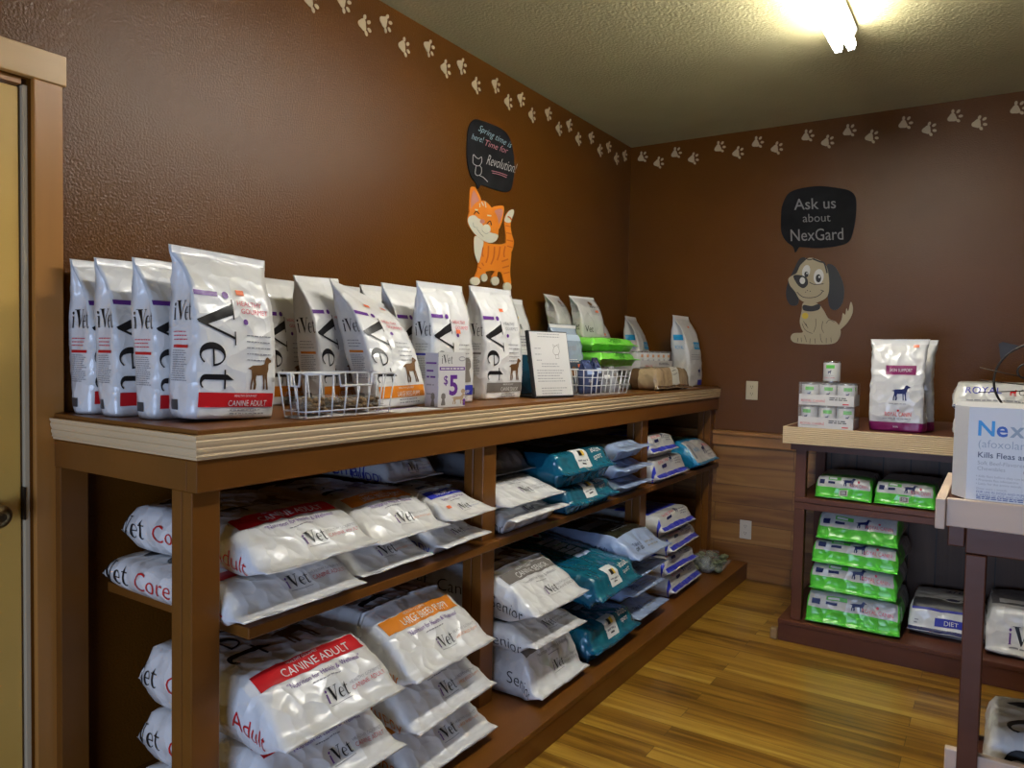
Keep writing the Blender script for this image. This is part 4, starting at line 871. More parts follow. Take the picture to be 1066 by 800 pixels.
# ------------------------------------------------------------------ wire baskets, notice, price card, leaflet
WIRE = mat('white_wire', (.72, .72, .72), .3)
def basket(x0, x1, y0, y1, z, h, label, dip=True, tp=.012):
    t = thing('wire_basket', label, 'basket', ((x0+x1)/2, (y0+y1)/2, z)); c = lambda y, k: y
    zt = z+h; zd = zt-.032; r = .0022
    yq = [y0-tp, y0+.02, y0+.05, y0+.06, y0+.62*(y1-y0)-.02, y0+.62*(y1-y0), y0+.82*(y1-y0), y0+.84*(y1-y0), y1+tp]
    if dip: front = [(x1+tp, y0-tp, zt), (x1+tp, y0+.33*(y1-y0), zt), (x1+tp, y0+.35*(y1-y0), zd), (x1+tp, y0+.72*(y1-y0), zd), (x1+tp, y0+.74*(y1-y0), zt), (x1+tp, y1+tp, zt)]
    else: front = [(x1+tp, y0-tp, zt), (x1+tp, y1+tp, zt)]
    ym = (y0+y1)/2
    left = [(x0+.45*(x1-x0), y0-tp, zt), (x0+.47*(x1-x0), y0-tp, zd), (x0+.85*(x1-x0), y0-tp, zd), (x0+.87*(x1-x0), y0-tp, zt)] if dip else []
    m = MB(); m.tube(front+[(x0-tp, y1+tp, zt), (x0-tp, y0-tp, zt)]+left, .0034, WIRE, 8, True); part(m, 'rim', t)
    m = MB()
    def top(y): return zd if dip and y0+.35*(y1-y0) < y < y0+.72*(y1-y0) else zt
    ny = max(4, round((y1-y0)/.045)); nx = max(3, round((x1-x0)/.045))
    for i in range(ny+1):
        y = y0+(y1-y0)*i/ny; yt = y0-tp+(y1-y0+2*tp)*i/ny
        m.tube([(x0-tp, yt, zt), (x0, y, z+r), (x1, y, z+r), (x1+tp, yt, top(yt))], r, WIRE, 6)
    for i in range(nx+1):
        x = x0+(x1-x0)*i/nx; xt = x0-tp+(x1-x0+2*tp)*i/nx
        zl = zd if dip and .46 < i/nx < .86 else zt
        m.tube([(xt, y0-tp, zl), (x, y0, z+r*2), (x, y1, z+r*2), (xt, y1+tp, zt)], r, WIRE, 6)
    if not dip:
        for f in (.4, .72): m.tube([(x1+tp*f, y0-tp*f, z+h*f), (x1+tp*f, y1+tp*f, z+h*f), (x0-tp*f, y1+tp*f, z+h*f), (x0-tp*f, y0-tp*f, z+h*f)], r, WIRE, 6, True)
    else: m.tube([(x1+.003, y0-.003, z+.02), (x1+.003, y1+.003, z+.02), (x0-.003, y1+.003, z+.02), (x0-.003, y0-.003, z+.02)], r, WIRE, 6, True)
    part(m, 'wire_mesh', t); return t
basket(.538, .618, -3.315, -3.005, CT, .118, 'white wire basket with stepped rim at the near end, holding bags of brown treats')
basket(.505, .610, -1.700, -1.330, CT, .115, 'white wire grid basket right of the framed notice at the far end', dip=False, tp=.016)
KIB = mat('brown_treat', (.20, .115, .045), .7, .3, 80, .35, 30); CLEAR = glass('clear_bag', (.72, .72, .68), .16, .08)
def treat_bag(label, loc, L, w, t, seed, rz, n, km=KIB, group=None, rr=(.006, .011)):
    Sk = lying(L, w, t, seed, amp=.003, nose=.2, finz=.4, fin=.006) if L < .1 else lying(L, w, t, seed, amp=.006, nose=.5, finz=.4); mb = MB(); Sk.body(mb, CLEAR, 24, 10, 4)
    o = tag(mb.build('treat_bag', None, loc, (0, 0, rz)), label, 'bag', group)
    m = MB(); r = random.Random(seed)
    for i in range(n):
        x = L*(.10+.74*r.random()); y = (r.random()-.5)*w*.86; z = t*(.10+.66*r.random()); q = rr[0]+(rr[1]-rr[0])*r.random(); z = max(z, q*.85+.002)
        b = bmesh.new(); bmesh.ops.create_icosphere(b, subdivisions=1, radius=q)
        for v in b.verts: v.co = Vector((v.co.x*(1+.5*r.random()), v.co.y, v.co.z*.8))+Vector((x, y, z))
        m.bm(b, km, True)
    c = m.build('treats', o); c['kind'] = 'stuff'; return o
treat_bag('clear bag of brown treats lying in the near wire basket, nearer its left end', (.545, -3.235, CT+.009), .066, .135, .052, 91, 0, 150, group='treat bags in the near wire basket')
treat_bag('clear bag of brown treats lying in the near wire basket, nearer its right end', (.545, -3.085, CT+.009), .066, .135, .048, 92, 0, 150, group='treat bags in the near wire basket')
GB = 'dark pouches in the far wire basket'
for i, (y, base, lb) in enumerate(((-1.645, film('dark_blue_film', (.05, .07, .16), .2), 'dark blue shiny pouch standing in the far wire basket, nearest the framed notice'), (-1.557, film('dark_blue_film', (.05, .07, .16), .2), 'dark blue shiny pouch in the far wire basket, second from the framed notice'), (-1.470, GREYF, 'dark grey shiny pouch in the far wire basket, third from the framed notice'), (-1.382, SILVER, 'silver shiny pouch in the far wire basket, farthest from the framed notice'))):
    plain_stand(lb, (.556, y, CT+.0075), .075, (.15, .16, .11, .12)[i], .05, 101+i, base, [], [(bandz(.55, .70, -.4, .4), 'top', (LBLUE, LBLUE, WINK, TAUPE)[i]), (smallp(.4, -.3, .3, 3, i), 'top', WINK)], rz=(-.1, .12, -.05, .1)[i], lean=.03, group=GB, amp=.006, name='treat_pouch', cat='pouch', seal=base)
# framed notice in a slanted holder
FR = mat('black_plastic', (.02, .02, .022), .35); PAPER = mat('white_paper', (.68, .67, .65), .6)
t = thing('notice_holder', 'white printed notice in a slanted black frame standing on the long counter', 'sign', (.560, -1.930, CT+.002), (0, -.20, -.28))
m = MB(); m.box(-.012, 0, -.115, .115, 0, .282, FR, .002); b0 = len(m.v); m.box(-.10, -.0125, -.112, .112, .001, .008, FR); m.v[b0:] = [(x, y, z-.2027*x) for x, y, z in m.v[b0:]]; m.box(-.012, .003, -.1155, -.107, 0, .282, FR, .001); m.build('frame', t)
m = MB(); m.box(.0002, .0016, -.104, .110,   .008, .277, PAPER)
r = random.Random(4)
for z, n, a, b in ((.266, 2, -.06, .075), (.205, 1, -.085, -.04), (.18, 1, -.085, -.05), (.155, 1, -.08, -.05), (.140, 2, -.055, .06), (.112, 3, -.085, .08), (.078, 2, -.085, .085), (.038, 3, -.07, .08)):
    q = lines2d(a, b, z, n, .011, .0032, r); m.add([(.0021, x, y) for x, y in q[0]], q[1], GREY)
for a in ([(.02, .20), (.03, .215), (.045, .222), (.055, .21), (.058, .195), (.048, .182), (.03, .18), (.02, .188), (.02, .20)], [(.025, .212), (.02, .226), (.034, .218)], [(.046, .221), (.058, .228), (.056, .212)], [(.032, .18), (.03, .165), (.05, .165), (.048, .182)]):
    q = line2d(a, .002); m.add([(.0021, x, y) for x, y in q[0]], q[1], TAUPE)
m.build('printed_sheet', t)
# price card: a folded stand with a front and a side leaf
t = thing('price_card', 'white folded card with large purple price and small pets on the long counter', 'sign', (.600, -2.672, CT+.0022), (0, 0, -.10))
m = MB(); m.box(-.0015, 0, -.072, .055, 0, .180, PAPER)
def cf(a, mm, d=.0004): m.add([(d, x, y) for x, y in a[0]], a[1], mm)
cf(move2d(IVET_SMALL, .022, .028, -.052, .142), BLACK); cf(disc2d(.038, .158, .016, .008), GREY); cf(disc2d(.038, .158, .013, .005), PAPER, .0007); cf(rect2d(-.068, .120, .052, .131), PURPLE); cf(lines2d(-.062, .05, .1235, 1, .01, .004, random.Random(1)), WINK, .0008)
cf(move2d(text2d('5', .03), .066, .066, -.022, .040), PURPLE); cf(move2d(text2d('$', .01), .030, .030, -.048, .074), PURPLE)
cf(move2d(DOG_SIT, .034, .040, -.066, .006), TAUPE); cf(move2d(DOG_STAND, .070, .034, -.012, .008), ink('fawn', (.45, .33, .2))); cf(move2d(DOG_SIT, .020, .022, .040, .003), PURPLE); cf(disc2d(.045, .050, .010, .008), ink('fawn', (.45, .33, .2)))
m.build('front_leaf', t)
m = MB(); m.box(-.060, -.002, -.0735, -.072, 0, .176, mat('card_grey', (.52, .50, .56), .55))
def sf(a, mm): m.add([(x, -.0739, y) for x, y in a[0]], a[1], mm)
sf(rect2d(-.056, .14, -.008, .146), PURPLE); sf(lines2d(-.052, -.012, .115, 2, .02, .006, random.Random(2)), PURPLE); sf(lines2d(-.052, -.012, .07, 2, .03, .005, random.Random(5)), GREY); sf(move2d(DOG_SIT, .03, .045, -.038, .002), TAUPE)
m.build('side_leaf', t)
m = MB(); m.box(-.055, .055, -.11, .11, 0, .0012, PAPER); m.add([(x, y, .0016) for x, y in rect2d(-.05, -.10, -.035, .10)[0]], [[0, 1, 2, 3]], PURPLE)
q = lines2d(-.09, .09, 0, 3, .015, .004, random.Random(6)); m.add([(.02-y, x, .0016) for x, y in q[0]], q[1], GREY)
tag(m.build('leaflet', None, (.575, -2.870, CT+.0003), (0, 0, .05)), 'white printed leaflet lying flat on the counter left of the purple price card', 'leaflet')

# ------------------------------------------------------------------ large bags lying in the long counter
WORD1 = {'adult': 'Core', 'puppy': 'Large', 'bluepup': 'Small', 'senior': 'Canine'}
_src_side = None
SH, BS = 0.7008, 0.1048
GU = 'large bags lying on the middle shelf of the long counter'; GLW = 'large bags lying on the base of the long counter'
V = vet_lying
V('white bag with red band at the near end of the middle shelf, lower of two', (.085, -3.362, SH), .610, .395, .098, 'adult', 201, group=GU, finz=.32, nose=.45)
V('white bag with red band at the near end of the middle shelf, upper of two', (.100, -3.325, SH+.101), .605, .385, .130, 'adult', 202, rz=.02, group=GU, finz=.26, nose=.55, amp=.007)
V('white bag with orange band lying on the middle shelf, lower of two', (.090, -3.000, SH), .580, .305, .090, 'puppy', 203, rz=.0, group=GU, finz=.4, nose=.5)
V('white bag with orange band lying on the middle shelf, upper of two', (.090, -2.955, SH+.093), .600, .315, .130, 'puppy', 204, rz=.01, group=GU, finz=.22, nose=.6, amp=.007)
V('white bag with blue band against the middle post on the middle shelf, lower of two', (.240, -2.690, SH), .440, .230, .090, 'bluepup', 205, rz=.04, group=GU, finz=.5, nose=.5, wf=1.15)
V('white bag with blue band against the middle post on the middle shelf, upper of two', (.230, -2.680, SH+.093), .460, .215, .110, 'bluepup', 206, rz=.06, group=GU, finz=.30, nose=.7, wf=1.20, sticks=((.86, -.28),))
V('white bag lying in the dark at the back of the middle shelf', (.045, -2.650, SH+.2055), .40, .26, .075, 'bluepup', 207, group=GU)
V('white bag with grey print on the middle shelf beside the teal bags, lower of two', (.120, -2.235, SH), .580, .365, .082, 'senior', 208, rz=.01, group=GU, finz=.75, nose=.5, wf=1.08)
V('white bag with grey print on the middle shelf beside the teal bags, upper of two', (.110, -2.240, SH+.085), .580, .365, .090, 'senior', 209, rz=-.02, group=GU, finz=.35, nose=.75, wf=1.06)
flat('grey film bag lying on top of two white bags on the middle shelf', (.050, -2.215, SH+.178), .50, .33, .095, 210, GREYF, [], [((lambda L, w: rect2d(.80*L, -.028, .92*L, .028)), 'left', BLACK), (ls('Vet', .026, .815, -.012), 'left', WINK, 3), (ls('Vet', .05, .25, -.02), 'left', BLACK)], group=GU, name='dog_food_bag', nose=.3)

ENL = ink('label', (.62, .60, .52))
def teal(label, loc, seed, L=.56, w=.43, t=.12, rz=0, ry=0, group=GU, **k):
    grid = []
    def gridf(L, w):
        return join2d(*[rect2d(L*.30+i*L*.055, -.02*w, L*.345+i*L*.055, .30*w) for i in range(6)])
    return flat(label, loc, L, w, t, seed, TEAL, [(.18, .80, LTEAL, ('top',)), (.80, .985, LTEAL, ('top',))],
        [(gridf, 'top', LBLUE), ((lambda L, w: rect2d(.27*L, -.42*w, .66*L, -.10*w)), 'top', TEAL, 1), ((lambda L, w: disc2d(.22*L, .22*w, .025*L)), 'top', RED, 3), ((lambda L, w: disc2d(.22*L, .22*w, .045*L)), 'top', WINK, 2),
         (bt(.80, .955, -.16, .10), 'top', WINK, 2), (bt(.845, .88, -.08, .0), 'top', BLACK, 3), (bt(.845, .88, -.02, .03), 'top', YEL, 4), (sm(.915, -.13, .07, 1), 'top', GREY, 3), (bt(.925, .935, -.07, .01), 'top', DGREY, 3),
         (ht('adult', .05, .865, .30), 'top', WINK), (ht('sport', .035, .91, .30, maxw=.25), 'top', WINK), (sm(.88, -.42, -.22, 3, 5), 'top', LTEAL, 2)], rz=rz, ry=ry, group=group, name='pet_food_bag', **k)
teal('shiny teal bag with white label lying on the middle shelf, lower of two', (.125, -1.790, SH), 211, .575, .44, .108, rz=.03, finz=.42, nose=.22, amp=.008, k=.35, fin=.02)
teal('shiny teal bag with white label lying on the middle shelf, upper of two', (.120, -1.800, SH+.112), 212, .575, .43, .140, rz=-.05, finz=.45, nose=.20, amp=.009, k=.35, fin=.02)
def pale(label, loc, seed, L=.58, w=.32, t=.08, rz=0, ry=0, group=GU, topm=None, **k):
    zones = [(0, .80, topm or GREYF, ('top',)), (0, .10, GREYF)]
    return flat(label, loc, L, w, t, seed, PALEBLUE, zones, [(bt(.52, .60, -.45, .2), 'top', TAUPE), (sm(.70, -.3, .3, 2, 4), 'top', GREY), (ls('Vet Original', .028, .25, -.010), 'left', BLACK), (ls('Adult', .024, .66, -.010), 'left', NAVY),
        (ht('Take it', .028, .905, -.22), 'top', NAVY), (ht('on us', .034, .935, -.22), 'top', BLACK), (sm(.91, .0, .4, 2, 6), 'top', GREY)], rz=rz, ry=ry, group=group, name='dog_food_bag', **k)
pale('pale blue bag with flared end on the middle shelf, bottom of three', (.120, -1.345, SH), 213, .585, .30, .078, finz=.65, nose=.5, wf=1.08)
pale('pale blue bag with flared end on the middle shelf, middle of three', (.120, -1.340, SH+.081), 214, .585, .30, .080, rz=-.02, finz=.60, nose=.5, wf=1.06)
pale('pale blue bag with flared end on the middle shelf, top of three', (.110, -1.350, SH+.164), 215, .590, .30, .082, rz=.02, finz=.70, nose=.5, wf=1.08)
def wblue(label, loc, seed, L=.54, w=.44, t=.105, rz=0, ry=0, group=GU, **k):
    return flat(label, loc, L, w, t, seed, film('offwhite2_film', (.64, .64, .62), .3), [(.45, .76, BLUEF, ('top',)), (.945, .99, BLUEF, ('top',)), (.86, .92, BLUEF, ('left',))],
        [(ht('ROYAL CANIN', .030, .865, -.18, maxw=.34), 'top', PINK), (bt(.875, .90, -.27, -.12), 'top', NAVY), (dt(.88, .02, .065, DOG_STAND, .075), 'top', NAVY), (sm(.86, .18, .42, 3, 3, .02), 'top', GREY), ((lambda L, w: disc2d(.62*L, -.1*w, .018*L)), 'top', RED, 2)], rz=rz, ry=ry, group=group, **k)
wblue('white bag with blue top on the far end of the middle shelf, lower of two', (.140, -.835, SH), 216, .545, .43, .125, finz=.25, nose=.20, fin=.015, k=.35, amp=.007)
wblue('white bag with blue top on the far end of the middle shelf, upper of two', (.120, -.880, SH+.128), 217, .535, .34, .115, rz=-.02, finz=.30, nose=.20, fin=.015, k=.35, amp=.007)
flat('small cream packet squeezed between the white and the bright blue bags on the middle shelf', (.36, -.565, SH), .28, .085, .115, 218, film('cream_film', (.55, .46, .36), .3), [], [(sm(.75, -.3, .3, 4, 3), 'top', RED)], group=GU, nose=.3)
flat('bright blue bag with white front label lying nearest the back wall on the middle shelf', (.130, -.295, SH), .56, .375, .165, 219, CYANF, [(.74, .97, film('offwhite2_film', (.64, .64, .62), .3), ('top',))],
     [(bt(.78, .93, -.46, -.36), 'top', GREY), (ht('ROYAL', .04, .87, -.18, maxw=.22), 'top', CYANI), (dt(.91, .04, .09), 'top', NAVY), (ht('CANIN', .035, .84, .28, maxw=.3), 'top', PINK), (sm(.90, .18, .42, 2), 'top', GREY)], rz=.02, group=GU, finz=.25, nose=.35, fin=.015, k=.35, amp=.008)

# base of the long counter
for i, (z, t_, y, rz) in enumerate(((0, .142, -3.335, .0), (.145, .142, -3.320, .015), (.290, .175, -3.315, .0))):
    V('white bag with red band lying at the near end of the base, %s of three' % ('bottom', 'middle', 'top')[i], (.185, y, BS+z), .615-.01*(i == 2), .405, t_, 'adult', 221+i, rz=rz, group=GLW, finz=.30, nose=.40, k=.4, amp=.007)
for i, (z, t_, y, rz) in enumerate(((0, .145, -2.845, .0), (.148, .120, -2.860, .02), (.271, .215, -2.875, .02))):
    V('white bag with orange band lying on the base, %s of three' % ('bottom', 'middle', 'top')[i], (.170, y, BS+z), .615, .395, t_, 'puppy', 231+i, rz=rz, group=GLW, finz=.30, nose=.45, k=.45, amp=.007)
for i, (z, t_, y, rz, w_) in enumerate(((0, .175, -2.210, .0, .365), (.178, .100, -2.235, -.02, .365), (.281, .180, -2.230, -.02, .375))):
    V('white bag with grey band on the base beside the teal bags, %s of three' % ('bottom', 'middle', 'top')[i], (.200, y, BS+z), .600, w_, t_, 'senior', 241+i, rz=rz, group=GLW, finz=(.2, .45, .32)[i], nose=(.22, .5, .5)[i], k=.4, amp=.007)
teal('shiny teal bag with white label lying on the base, lower of two', (.225, -1.760, BS), 251, .585, .435, .135, rz=.0, group=GLW, finz=.42, nose=.18, amp=.009, k=.35, fin=.02)
teal('shiny teal bag with white label tilting forward on the base, upper of two', (.215, -1.775, BS+.225), 252, .60, .43, .125, rz=.03, ry=.14, group=GLW, finz=.45, nose=.22, amp=.010, k=.35, fin=.02)
flat('teal bag propping up the tilted teal bag at the rear of the base', (.06, -1.76, BS+.139), .28, .42, .075, 253, TEAL, [], [], group=GLW)
pale('pale blue bag lying beside the far post on the base, bottom of four', (.190, -1.335, BS), 261, .60, .33, .110, group=GLW, finz=.55, nose=.5, wf=1.08)
pale('pale blue bag lying beside the far post on the base, second from bottom of four', (.170, -1.335, BS+.113), 262, .60, .33, .085, rz=-.03, group=GLW, finz=.6, nose=.5, wf=1.08)
pale('pale blue bag lying beside the far post on the base, third from bottom of four', (.160, -1.340, BS+.201), 263, .62, .34, .085, rz=.02, group=GLW, finz=.6, nose=.5, wf=1.06)
pale('large pale blue bag with dark glossy top lying beside the far post, topmost of four', (.100, -1.345, BS+.289), 264, .70, .36, .140, rz=-.02, group=GLW, topm=film('olive_dark_film', (.035, .035, .022), .18), finz=.40, nose=.40, wf=1.04, amp=.008)
for i in range(4):
    wblue('white bag with blue edges at the far base end, %s of four' % ('bottom', 'second from bottom', 'third from bottom', 'top')[i], (.205-.01*i, -.800+(.02, -.01, .015, -.02)[i], BS+(0, .113, .216, .319)[i]), 271+i, .55, .43-.01*(i == 3), (.110, .100, .100, .115)[i], rz=(.02, -.02, .03, -.03)[i], group=GLW, finz=.35, nose=.20, fin=.015, k=.35, amp=.008)
treat_bag('clear plastic bag of green toys lying on the base near the back wall', (.62, -.33, BS+.003), .20, .24, .095, 281, .1, 60, mat('green_toy', (.16, .18, .09), .6, .2, 40, .4, 20), None, (.014, .026))

# ------------------------------------------------------------------ things on the back wall unit
R90 = -PI/2
def ydir(fn, label, cx, yf, z, seed, L, **k): return fn(label, (cx, yf+L, z), seed=seed, L=L, rz=R90+k.pop('rz', 0), **k)
OFFW = film('offwhite2_film', (.64, .64, .62), .3)
def green(label, loc, seed, L=.5, w=.4, t=.13, rz=0, group=None, tag_=True, small=False, **k):
    zn = [(0, .52, film('clear_white_film', (.52, .54, .52), .25), ('top', 'left', 'right')), (.755, .885, OFFW, ('top',)), (.0, .60, OFFW, ('top',))]
    pr = [((lambda L, w: poly2d([(.60*L, -.5*w), (.60*L, .5*w), (.66*L, .46*w), (.67*L, .25*w), (.65*L, 0), (.675*L, -.25*w), (.71*L, -.46*w)])), 'top', GREENF, 1),
          (bt(.79, .822, -.30, -.06), 'top', GINK, 2), (sm(.815, -.28, -.09, 1, 2, .02, .016), 'top', WINK, 3), (bt(.835, .855, -.30, -.17), 'top', NAVY, 2), (dt(.868, -.03, .075, DOG_STAND, .12), 'top', NAVY, 2),
          (ht('ROYAL CANIN', .030, .868, .28, maxw=.34), 'top', PINK, 2), ((lambda L, w: disc2d(.82*L, .28*w, .010*L)), 'top', PINK, 2), (sm(.84, -.46, -.36, 2, 3, .02, .02), 'top', NAVY, 2)]
    if small: pr += [(bt(.90, .955, -.08, .08), 'top', ENL, 2), (bt(.908, .947, -.06, .06), 'top', TAUPE, 3), (ht('SB', .025, .938, 0), 'top', WINK, 4)]
    return flat(label, loc, L, w, t, seed, GREENF, zn, pr, rz=rz, group=group, **k)
GG = 'green and white bags on the back wall unit'
for i, (z, t_, w_, dx, rz) in enumerate(((0, .155, .405, 1.570, .01), (.158, .125, .375, 1.575, -.01), (.286, .110, .370, 1.588, -.03), (.399, .135, .350, 1.580, .0))):
    ydir(green, 'green and white bag stacked on the back unit base, %s of four' % ('bottom', 'second from bottom', 'third from bottom', 'top')[i], dx, -.908+.006*i, BS+z, 301+i, .47, w=w_, t=t_, rz=rz, group=GG, finz=.10, nose=(.13, .15, .15, .30)[i], fin=.010, k=.32, amp=.006)
ydir(green, 'small green and white bag on the upper shelf above the green stack', 1.508, -.890, .7008, 311, .42, w=.245, t=.105, rz=.02, group=GG, finz=.10, nose=.20, fin=.010, k=.35, small=True)
ydir(green, 'small green and white bag on the upper shelf nearer the display table', 1.785, -.890, .7008, 312, .42, w=.245, t=.105, rz=-.04, group=GG, finz=.10, nose=.20, fin=.010, k=.35, small=True)
ydir(flat, 'white bag with dark grey band and blue label beside the green stack', 1.945, -.790, BS, 321, .38, w=.30, t=.155, base=WHITE, zones=[(.60, .80, DGREY, ('top',)), (.955, 1, NAVY)],
     prints=[((lambda L, w: poly2d([(.60*L, -.5*w), (.60*L, .5*w), (.57*L, .5*w), (.57*L, .2*w), (.60*L, .1*w)])), 'top', DGREY), (bt(.12, .17, -.08, .35), 'top', BLUE), (ht('PRESCRIPTION', .03, .155, .14, maxw=.38), 'top', WINK, 3), (ht('z/d', .11, .38, .10), 'top', NAVY), (bt(.78, .80, -.5, .5), 'top', BLUE), ((lambda L, w: disc2d(.62*L, .08*w, .06*L, .09*L)), 'top', WINK, 2), ((lambda L, w: disc2d(.62*L, .08*w, .04*L, .06*L)), 'top', NAVY, 3), (bt(.86, .93, -.15, .30), 'top', BLUE, 2), (ht('DIET', .04, .915, .08), 'top', WINK, 3), (sm(.90, -.44, -.38, 2), 'top', GREY)], finz=.2, nose=.2, fin=.012, k=.4)
ydir(flat, 'white bag with black lettering on its end right of the table leg', 2.300, -.860, BS, 322, .46, w=.40, t=.20, base=WHITE, zones=[(.2, .62, GREYF, ('top',))],
     prints=[((lambda L, w: place(VET, (.93*L, -.27*w), (0, 1), (-1, 0), .075, .060)), 'top', BLACK), ((lambda L, w: place(LET_I, (.93*L, -.27*w), (0, 1), (-1, 0), .075, .060)), 'top', PURPLE), (bt(.50, .58, -.42, .42), 'top', WINK), (sm(.955, -.3, .2, 1), 'top', GREY)], finz=.12, nose=.14, fin=.012, k=.35, amp=.007)
for i, (z, t_, w_, dx) in enumerate(((0, .105, .40, 2.145), (.108, .125, .42, 2.15))):
    ydir(flat, 'white packet with blue lettering behind the large white box, %s of two' % ('lower', 'upper')[i], dx, -.900, 1.0388+z, 331+i, .44, w=w_, t=t_, base=film('offwhite_film', (.62, .62, .60), .3), zones=[(.30, .70, film('sage_film', (.40, .42, .36), .3), ('top',)), (.965, 1, NAVY)] if i else [],
         prints=[(ht('ROYAL', .06, .87, -.25, maxw=.35), 'top', BLUE), (dt(.88, -.02, .06), 'top', RED), (ht('CANINE', .05, .87, .22, maxw=.3), 'top', DGREY), (sm(.93, -.4, .4, 1), 'top', GREY)], finz=.2, nose=.25, fin=.012, k=.35, amp=.006)
def maroon(label, x, y, seed, rz, sticks=()):
    return plain_stand(label, (x, y, 1.0388), .235, .415, .10, seed, film('silverwhite_film', (.66, .66, .66), .22), [(0, .10, MAROON)],
        [(bandz(.60, .70, -.22, .34), 'top', MAROON), (hz('SKIN SUPPORT', .035, .632, .06, maxw=.42), 'top', WINK, 3), (dogp(.33, -.10, .16, kx=.19), 'top', NAVY), (smallp(.29, -.14, .2, 1), 'top', GREY), (hz('ROYAL CANIN', .045, .165, .04, maxw=.5), 'top', RED), ((lambda L, w: disc2d(.225*L, .04*w, .012*L)), 'top', RED), (smallp(.135, -.25, .3, 1), 'top', GREY), (hz('SKIN', .02, .045, 0), 'top', WINK, 3)],
        rz=R90+rz, lean=.03, bend=.03, amp=.008, gus=.18, sticks=sticks, group='white bags with a maroon band')
maroon('shiny white bag with maroon foot band and navy dog beside the cans', 1.722, -.835, 341, .03, ((.075, .30),))
maroon('shiny white bag with maroon foot band half hidden behind its twin', 1.745, -.700, 342, -.05)

# ------------------------------------------------------------------ on the near table
t = thing('medicine_display_box', 'large white and blue tablet box on the near display table', 'box', (2.232, -2.13, .9885))
BOXW = mat('box_white', (.66, .665, .68), .35); BX0, BX1, BZ = 2.042, 2.424, 1.238
m = MB(); pl = [(BX0, -2.284), (BX1, -2.284), (BX1+.036, -2.222), (BX1+.036, -1.985), (BX0-.036, -1.985), (BX0-.036, -2.222)]
n = len(pl); m.add([(x, y, .9888) for x, y in pl]+[(x, y, BZ) for x, y in pl], [[i, (i+1) % n, n+(i+1) % n, n+i] for i in range(n)]+[list(range(n)), [n+i for i in range(n)]], BOXW)
def bx(a, mm, l=1): m.add([(BX0+x, -2.284-.0004*l, BZ+y) for x, y in a[0]], a[1], mm)
IB = ink('deep_blue', (.02, .10, .48)); IC = ink('bright_blue', (.02, .30, .72)); IG = ink('steel_grey', (.30, .36, .44)); IT = ink('text_blue', (.10, .13, .30))
xx = .022
for ch, mm in (('N', IC), ('e', IB), ('x', IG), ('Gard', IB)):
    q = text2d(ch, .02); bx(move2d(q, .0405, .041, xx, -.075), mm); xx += width2d(q)*.0405+.004
bx(move2d(text2d('(afoxolaner)', -.01), .021, .022, .024, -.107), IG); bx(move2d(text2d('Chewables', -.005), .022, .022, .146, -.107), IT)
bx(move2d(text2d('Kills Fleas and Ticks', .008), .0155, .0155, .024, -.134), ink('dark_slate', (.06, .07, .12)))
for s, y in (('Soft Beef-Flavored', -.153), ('Chewables', -.168)): bx(move2d(text2d(s, -.01), .0105, .0105, .024, y), GREY)
bx(poly2d([(.128, -.152), (.146, -.145), (.157, -.155), (.155, -.172), (.138, -.178), (.126, -.168)]), ink('chew_brown', (.28, .07, .03)))
for s, y in (('• Kills fleas before they can lay eggs', -.187), ('• Prevents flea infestations', -.197), ('• Lasts for the entire month', -.207)): bx(move2d(text2d(s, -.01), .0065, .0065, .022, y), GREY)
bx(move2d(text2d('Dose once a month', -.01), .0062, .0062, .024, -.220), GREY)
for s, y in (('FOR USE IN DOGS AND PUPPIES', -.229), ('8 WEEKS OF AGE AND OLDER', -.237)): bx(move2d(text2d(s), .0060, .0060, .024, y), IT)
bx(lines2d(.024, .16, -.2405, 2, .0045, .0026, random.Random(3)), IT)
bx(poly2d([(.165, -.247), (.185, -.215), (.382, -.215), (.382, -.247)]), IC)
part(m, 'printed_carton', t)
IRON = mat('black_iron', (.035, .028, .022), .45, metal=.6)
c0 = Vector((2.214, -1.905, 1.303)); t = thing('cat_face_stand', 'black wire cat face ornament behind the large white box', 'ornament', (c0.x, c0.y, .985))
m = MB(); m.tube([(c0.x+.122*math.cos(2*PI*i/40), c0.y, c0.z+.118*math.sin(2*PI*i/40)) for i in range(40)], .0034, IRON, 8, True); part(m, 'face_ring', t)
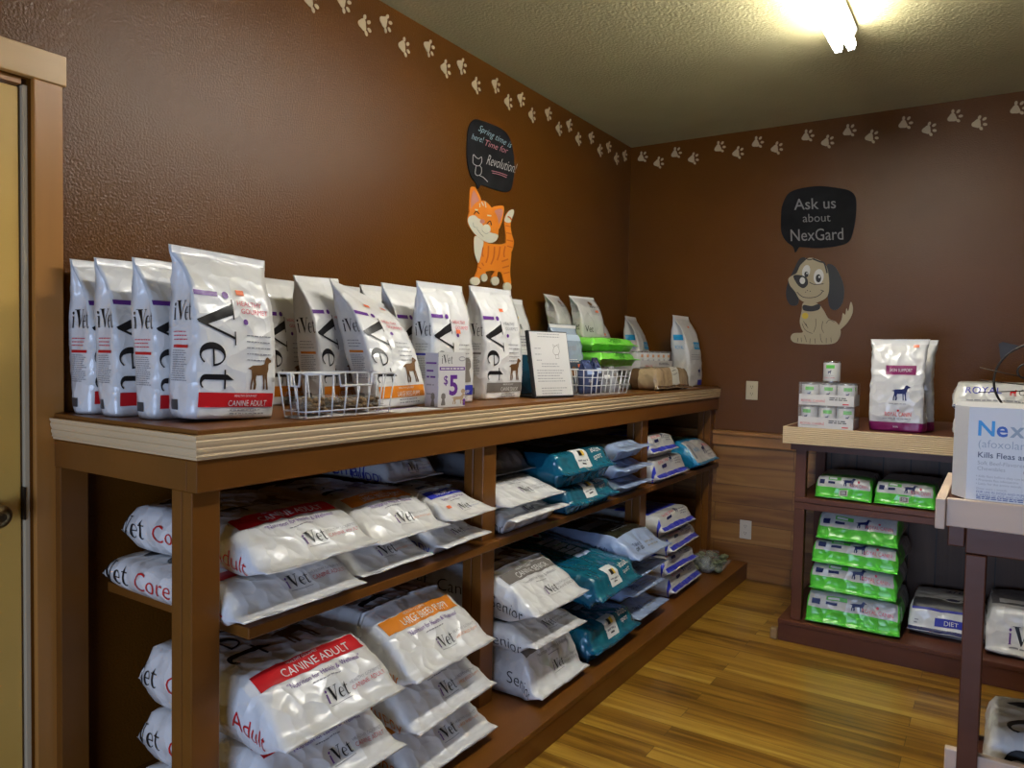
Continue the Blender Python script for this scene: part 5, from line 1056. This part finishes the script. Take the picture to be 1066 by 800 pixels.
for s in (-1, 1):
    m = MB(); pts = [(s*.106, .060), (s*.114, .112), (s*.104, .118), (s*.052, .104), (s*.080, .092)]
    m.sheet(pts, lambda x, y, h: (c0.x+x, c0.y-.002+h, c0.z+y), .004, IRON); part(m, 'ear', t)
    m = MB(); m.tube([(c0.x+s*.042+.021*math.cos(2*PI*i/20), c0.y, c0.z+.030+.021*math.sin(2*PI*i/20)) for i in range(20)], .0032, IRON, 8, True); part(m, 'eye', t)
    for a, b in ((.042, .020), (.004, .000), (-.034, -.016)):
        m = MB(); m.tube([(c0.x+s*.03, c0.y-.006, c0.z+b-.012), (c0.x+s*.16, c0.y-.012, c0.z+a-.004)], .0016, IRON, 6); part(m, 'whisker', t)
m = MB(); m.tube([(c0.x, c0.y, c0.z-.118), (c0.x, c0.y, .990)], .0042, IRON, 8); part(m, 'stem', t)
m = MB(); m.lathe([(.05, .9855), (.052, .988), (.05, .991)], (c0.x, c0.y, 0), IRON, 28); part(m, 'foot', t)
ydir(flat, 'white bag with thick black lettering lying on the lower shelf of the near table', 2.300, -2.215, .1385, 351, .42, w=.385, t=.185, base=WHITE, zones=[], prints=[((lambda L, w: place(VET, (.14*L, -.40*w), (1, 0), (0, 1), .66*w, .37*L)), 'top', BLACK)], finz=.2, nose=.16, fin=.010, k=.5, group=None)

# ------------------------------------------------------------------ light
wd = bpy.data.worlds.new('daylight'); SC.world = wd; wd.use_nodes = True
wd.node_tree.nodes['Background'].inputs['Color'].default_value = (0.62, 0.78, 1.0, 1); wd.node_tree.nodes['Background'].inputs['Strength'].default_value = 0.6
ld = bpy.data.lights.new('window_daylight', 'AREA'); ld.shape = 'RECTANGLE'; ld.size = WX1-WX0-.14; ld.size_y = WZ1-WZ0-.14; ld.energy = 42; ld.color = (0.50, 0.66, 1.0)
lo = bpy.data.objects.new('window_daylight', ld); COL.objects.link(lo); lo.location = ((WX0+WX1)/2, YR-.02, (WZ0+WZ1)/2); lo.rotation_euler = (PI/2, 0, 0)
SC.view_settings.view_transform = 'Standard'; SC.view_settings.look = 'None'; SC.view_settings.exposure = 0.50; SC.view_settings.gamma = 1.0; SC.view_settings.use_curve_mapping = False
SC.cycles.max_bounces = 8; SC.cycles.diffuse_bounces = 4; SC.cycles.glossy_bounces = 4; SC.cycles.transparent_max_bounces = 12; SC.cycles.caustics_reflective = False; SC.cycles.caustics_refractive = False
